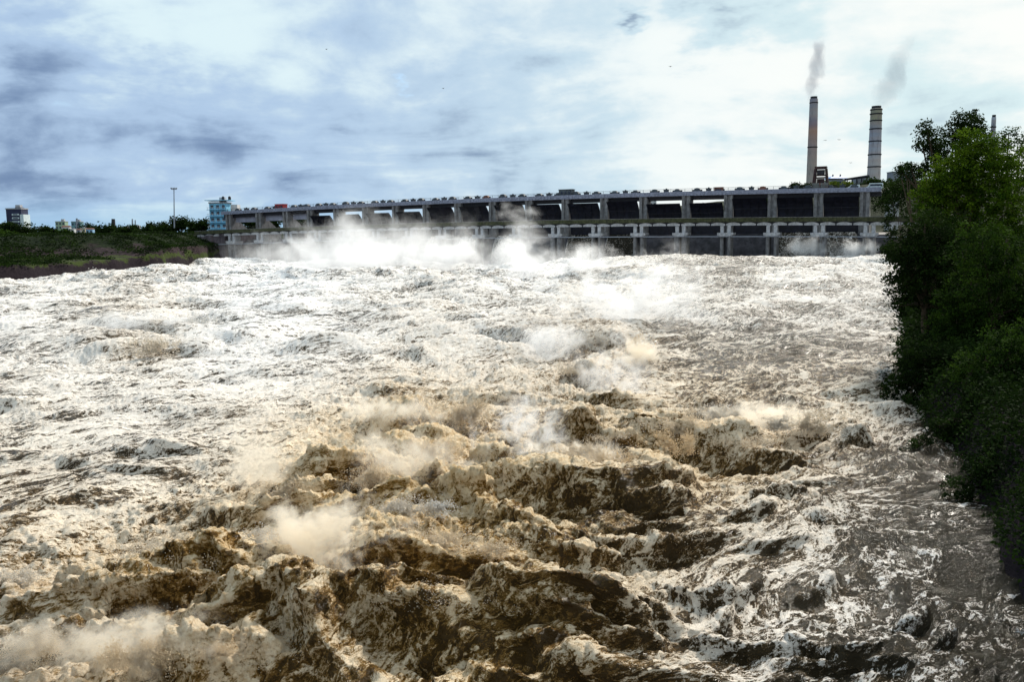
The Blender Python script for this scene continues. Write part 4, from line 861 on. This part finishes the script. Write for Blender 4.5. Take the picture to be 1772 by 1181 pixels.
m.build('water_tank', MDARK, root)
m = MB(); m.wbox(at(391.2, 0, Yb).x, at(399, 385, Yb).x, Yb + 1, Yb + 6, c.z - 4.2, c.z - .6); m.build('stair_tower', wl['white'], root)
# lighting mast
def mast(x, ytop, ybot, Y, label, name='light_mast', head=True, r_=.22, m_=MPOLE, cat='light mast'):
    a = at(x, ybot, Y); c = at(x, ytop, Y); root = empty(name, (a.x, Y, a.z)); tag(root, label, cat)
    m = MB(); m.tube([a - Vector((0, 0, 3)), c], [r_ * 1.5, r_], 8); m.build('pole', m_, root)
    if head:
        m = MB(); m.tube([c + Vector((math.cos(q * math.pi / 6) * 1.25, math.sin(q * math.pi / 6) * 1.25, -.2)) for q in range(13)], [.12] * 13, 5); m.build('ring', m_, root)
        for q in range(6):
            an = q * math.pi / 3; m = MB(); o = c + Vector((math.cos(an) * 1.3, math.sin(an) * 1.3, .25)); m.box(o, Vector((1, 0, 0)), Vector((0, 1, 0)), DZ, (-.3, -.3, -.25), (.3, .3, .3)); m.build('floodlight', m_, root)
mast(301, 327, 384, 430, 'tall thin high-mast light pole on the left bank')
mast(133, 378, 398, 700, 'short mast rising above the teal house block', head=False, r_=.8, cat='mast', name='mast')
mast(196, 379, 398, 760, 'short dark stack on the left skyline', head=False, r_=1.5, cat='stack', name='stack', m_=MDARK)
mast(229, 379, 398, 780, 'left of the two thin spires on the left skyline', head=False, r_=.6, cat='spire', name='spire')
mast(234, 381, 398, 780, 'right of the two thin spires on the left skyline', head=False, r_=.5, cat='spire', name='spire')
# power plant buildings on the hill
root, a, c = house('factory_building', 'low factory building with blue sheet roof behind the crane', 1437, 1464, 311, 322, 560, wl['grey'], 4, 1, cat='factory', depth=12)
m = MB(); zt = c.z + .9; m.v += [(a.x - 1, 558.5, zt), (c.x + 1, 558.5, zt), (c.x + 1, 574, zt), (a.x - 1, 574, zt), (a.x + 3, 566, zt + 1.7), (c.x - 1, 566, zt + 1.7)]; m.f += [(0, 1, 5, 4), (2, 3, 4, 5), (0, 4, 3), (1, 2, 5), (0, 3, 2, 1)]; m.build('sheet_roof', MBROOF, root)
m = MB()
for xq in (1447, 1460): xx = at(xq, 312, 560).x; m.tube([(xx, 566, zt + .3), (xx, 566, zt + 2.8)], [.45, .45], 8)
m.build('vent_stack', MDARK, root)
cv = empty('conveyor', at(1480, 318, 540)); tag(cv, 'dark conveyor gallery on trestles left of the stouter chimney', 'conveyor')
p0, p1 = at(1462, 311, 540), at(1504, 305, 540); m = MB(); m.tube([p0, p1], [.9, .9], 4); m.build('gallery', MDARK, cv)
m = MB()
for q in (.1, .3, .5, .7, .9): b0 = p0.lerp(p1, q); m.tube([(b0.x - 1, 540, b0.z - 8), (b0.x, 540, b0.z)], [.25, .25], 4); m.tube([(b0.x + 1, 540, b0.z - 8), (b0.x, 540, b0.z)], [.25, .25], 4)
m.build('trestle', MDARK, cv)
m = MB(); q_ = at(1495, 318, 545); m.wbox(q_.x - 4.5, q_.x + 4.5, 545, 552, q_.z - 4, q_.z + 3.4); m.build('transfer_house', wl['grey'], cv)
house('warehouse', 'grey flat warehouse on the skyline above the dark trees', 1545, 1580, 297, 305, 520, wl['grey'], 0, 0, cat='warehouse')
house('pump_house', 'small pale flat-roofed building among trees right of the barrage', 1539, 1556, 349, 362, 330, wl['white'], 2, 1, cat='building', depth=4)
# vehicles on the approach at the right end of the deck
def van(x, ytop, label, L_, h_, group, body):
    u = upx(x, 2, 27); z = DZt(min(max(u, U0), U1)) - .93; o = dam(u, 1.8, z); root = empty('van', o); tag(root, label, 'van', group)
    m = MB(); m.loft([[o + DE * a + DN * v + DZ * zz_ for a, zz_ in ((-L_ / 2, .4), (L_ / 2, .4), (L_ / 2, 1.2), (L_ / 2 - .5, 1.3), (L_ / 2 - .9, h_), (-L_ / 2 + .1, h_), (-L_ / 2, 1.3))] for v in (-.9, .9)]); m.build('body', body, root)
    m = MB(); m.box(o, DE, DN, DZ, (-L_ / 2 + .4, -.93, h_ * .58), (L_ / 2 - 1.1, -.903, h_ * .86)); m.build('window', MWIN, root)
    for s_ in (-.32, .32):
        for v in (-.92, .92): m = MB(); m.tube([o + DE * (s_ * L_) + DN * (v - .1) + DZ * .38, o + DE * (s_ * L_) + DN * (v + .1) + DZ * .38], [.37, .37], 12); m.build('wheel', MDARK, root)
GV = 'white vehicles at the right end of the deck'
van(1478, 320, 'small white van on the deck right of the crane', 3.6, 1.9, GV, MWHITE); van(1514, 320, 'long white van at the right end of the deck beside the trees', 5.0, 2.3, GV, MWHITE)
# birds
GBi = 'birds over the river'
for x, y, Y, s_, lb in [(1160, 115, 260, .6, 'lone dark bird high in the sky left of the chimneys'), (565, 85, 260, .5, 'tiny bird high in the left half of the sky'), (767, 153, 260, .5, 'tiny bird in the middle of the sky'), (1428, 243, 420, .9, 'left bird of the pair between the chimneys'), (1452, 242, 420, .9, 'right bird of the pair between the chimneys'), (1472, 282, 420, .8, 'low bird between the two chimneys just above the roofs')]:
    c = at(x, y, Y); m = MB(); m.v += [(c.x, c.y, c.z + .12), (c.x - .5 * s_, c.y + .1, c.z + .3 * s_), (c.x - 1.0 * s_, c.y, c.z + .12), (c.x - .4 * s_, c.y - .15, c.z + .02), (c.x + .5 * s_, c.y + .1, c.z + .3 * s_), (c.x + 1.0 * s_, c.y, c.z + .12), (c.x + .4 * s_, c.y - .15, c.z + .02), (c.x, c.y - .5, c.z), (c.x, c.y + .5, c.z), (c.x, c.y, c.z - .14)]
    m.f += [(0, 1, 2, 3), (0, 6, 5, 4), (0, 3, 9), (0, 9, 6), (3, 7, 9), (9, 7, 6), (0, 8, 1), (0, 4, 8), (0, 7, 3), (0, 6, 7), (8, 9, 7)]; o = m.build('bird', MDARK, None, origin=c); tag(o, lb, 'bird', GBi)

# ---------------------------------------------------------------- spray and mist
ms, t, b = mat('spray_droplets')
tn = t.new('ShaderNodeAttribute', attribute_name='tint').outputs['Fac']
t.put(b.inputs['Base Color'], t.mix(tn, (.86, .88, .90), (.86, .70, .48))); b.inputs['Roughness'].default_value = .6
trn = t.new('ShaderNodeBsdfTranslucent'); t.put(trn.inputs[0], t.mix(tn, (.86, .88, .90), (.88, .72, .48)))
mx = t.new('ShaderNodeMixShader'); mx.inputs[0].default_value = .55; t.l.new(b.outputs[0], mx.inputs[1]); t.l.new(trn.outputs[0], mx.inputs[2]); t.l.new(mx.outputs[0], ms.node_tree.nodes['Material Output'].inputs[0])
DROPS = []
def spray_cloud(C, rad, n, size, warm, seed, sc_=None, up=.0):
    rs = np.random.RandomState(seed); C = np.array(C, float); rad = np.array(rad, float); sc_ = sc_ or min(rad) * .9
    q = rs.normal(size=(n, 3)) * .52; P_ = C + q * rad
    nz = fbm3(P_[:, 0], P_[:, 1], P_[:, 2], sc_, 4, 70)
    r2 = np.linalg.norm(q, axis=1); keep = (nz + .35 - .42 * r2) > rs.rand(n) * .6
    P_ = P_[keep]; s_ = size * np.exp(rs.normal(0, .35, len(P_)))
    DROPS.append((P_, s_, np.full(len(P_), warm) + rs.normal(0, .1, len(P_))))
SPR = [ # px, py, rx, ry, thousands, warm
   (480, 850, 40, 30, 10, .7),  (800, 715, 50, 28, 20, .7),
 (1000, 790, 80, 20, 30, .6), (920, 795, 30, 24, 10, .3), (1060, 800, 40, 20, 10, .8), (1110, 600, 24, 22, 8, .9),  (1250, 718, 50, 16, 14, .4), (1180, 740, 40, 24, 10, .7),
 (1410, 735, 34, 20, 12, .6), (1350, 735, 34, 14, 8, .4), (700, 880, 50, 20, 14, .4), (760, 880, 30, 16, 8, .2), (60, 1120, 70, 36, 22, .6), (240, 1140, 80, 36, 30, .8), (380, 1130, 50, 24, 12, .8), (300, 950, 110, 16, 22, .5), (450, 930, 40, 18, 10, .4), (760, 935, 60, 20, 14, .7), (860, 950, 40, 14, 8, .7), (650, 830, 50, 26, 12, .7), (760, 780, 50, 22, 12, .8), (700, 700, 50, 16, 10, .7), (30, 1000, 50, 20, 8, .4),
 (260, 600, 50, 18, 8, .5), (330, 560, 50, 14, 7, .2), (940, 580, 34, 14, 6, .6), (1000, 640, 40, 16, 8, .5), (1160, 770, 50, 24, 14, .9), (1020, 590, 50, 20, 8, .3), (1530, 650, 14, 24, 4, .1), (180, 480, 20, 12, 3, .1), (1370, 432, 24, 10, 4, .3), (1170, 436, 20, 7, 2, .3), (1100, 440, 24, 7, 2, .5)]
for i, (x, y, rx, ry, kn, wm_) in enumerate(SPR):
    g = onz(x, y + ry * .8, .6); k = g.y / FPX; c = at(x, y, g.y)
    spray_cloud(c, (rx * k, rx * k * .7, ry * k), int(kn * 1000 * 2.0), max(.010, .00050 * g.y), wm_, 300 + i)
for i, (c, Wd, hz_, ed, nd, fh) in enumerate(CREST[:90]):       # fine spray torn off every larger crest
    if c.y > 130 or hz_ < .5: continue
    spray_cloud((c.x, c.y + .2, c.z + hz_ * .12), (Wd * .8, .8 + hz_ * .3, hz_ * .28), int(5000 * min(2.5, hz_)), max(.009, .00045 * c.y), .6, 500 + i, sc_=1.0)
def build_drops(name, label, sel):
    P_ = np.concatenate([d[0] for d in DROPS]); S_ = np.concatenate([d[1] for d in DROPS]); T__ = np.clip(np.concatenate([d[2] for d in DROPS]), 0, 1)
    n = len(P_); rs = np.random.RandomState(9)
    tet = np.array([[1, 1, 1], [1, -1, -1], [-1, 1, -1], [-1, -1, 1]], float) / 1.7
    q = rs.normal(size=(n, 4)); q /= np.linalg.norm(q, axis=1)[:, None]; w_, x, y, z = q.T
    Rm = np.stack([np.stack([1 - 2 * (y * y + z * z), 2 * (x * y - z * w_), 2 * (x * z + y * w_)], -1), np.stack([2 * (x * y + z * w_), 1 - 2 * (x * x + z * z), 2 * (y * z - x * w_)], -1), np.stack([2 * (x * z - y * w_), 2 * (y * z + x * w_), 1 - 2 * (x * x + y * y)], -1)], -2)
    V = P_[:, None] + np.einsum('nij,kj->nki', Rm, tet) * S_[:, None, None]
    F = (np.arange(n)[:, None, None] * 4 + np.array([[0, 1, 2], [0, 2, 3], [0, 3, 1], [1, 3, 2]])[None]).reshape(-1, 3)
    o = npmesh(name, V.reshape(-1, 3), F, ms, attrs={'tint': np.repeat(T__, 4)}, corners=3); tag(o, label, 'spray', kind='stuff'); print('drops', n)
build_drops('spray', 'white and tan droplets thrown up from the breaking crests', None)
VOL = [ # px, py, rx, ry, density x size, colour warmth, label
 (720, 800, 170, 80, 2.4, 1, 'tan spray haze left of the dark central wave', 45),
 (1070, 655, 140, 60, 1.8, 0, 'white mist drifting between the tan spray ball and the central wave', 65),
 (960, 590, 150, 54, 1.4, 0, 'thin white mist over the midstream breakers', 95),
 (240, 560, 130, 36, 1.4, 0, 'thin spray over the breaker in the left distance', 110),
 (905, 405, 64, 96, 2.4, 0, 'tall column of white mist rising in front of the barrage', 305),
 (800, 448, 240, 60, 2.2, 0, 'dense bank of white mist at the foot of the barrage, under the tall column', 285),
 (620, 450, 240, 56, 1.6, 0, 'long bank of pale mist rolling along the foot of the barrage', 290),
 (690, 425, 340, 84, 1.5, 0, 'wide thin veil of mist hanging before the middle of the barrage', 315),
 (500, 440, 140, 46, .9, 0, 'thin lavender mist veiling the left piers', 310),
 (1030, 478, 210, 64, 2.4, 0, 'white mist drifting in midstream right of the tall column', 210),
 (1100, 515, 230, 115, 3.4, 0, 'billowing white spray cloud in midstream', 130),
 (1110, 610, 50, 46, 4.0, 1, 'tan ball of spray above a breaking wave', 82),
 (1400, 424, 60, 34, 1.6, 0, 'mist puff between two right-hand piers', 268),
 (1480, 432, 60, 24, 1.4, 0, 'low mist at the foot of the last pier on the right', 262),
 (585, 935, 210, 125, 4.6, 1, 'large tan spray burst over the front waves', 36),
 (445, 800, 100, 100, 2.0, 1, 'faint tan haze of spray on the left', 47),
 (885, 750, 120, 105, 6.0, 0, 'white spray puff above the dark central wave', 52),
 (1000, 790, 130, 34, 2.4, 1, 'tan spray curling over the top of the dark central wave', 47),
 (1330, 722, 150, 40, 2.4, 1, 'drifting spray over the right hand breaker', 54),
 (710, 720, 150, 55, 2.6, 1, 'tan spray along the back of the churning water', 62),
 (200, 1120, 300, 80, 2.2, 1, 'pale spray veil over the lower left corner', 25)]
for i, (x, y, rx, ry, dn, wm_, lb, Y) in enumerate(VOL):
    if Y < 180: Y = onz(x, y + ry * .55, .3).y
    k = Y / FPX; c = at(x, y, Y); cl_ = (.985, .99, 1.0) if not wm_ else (.99, .94, .85)
    o = ellipsoid('spray_mist', c, (rx * k, rx * k * .6 if rx < 140 else rx * k * .35, ry * k), volume_mat('mist_volume', dn / (min(rx, ry) * k), .75 / (ry * k), cl_, .22 if Y > 180 else .33, 1.1 if Y > 180 else .9, .4, seed=i, fine=1.6 if Y > 180 else 3.2))
    tag(o, lb, 'mist', kind='stuff')
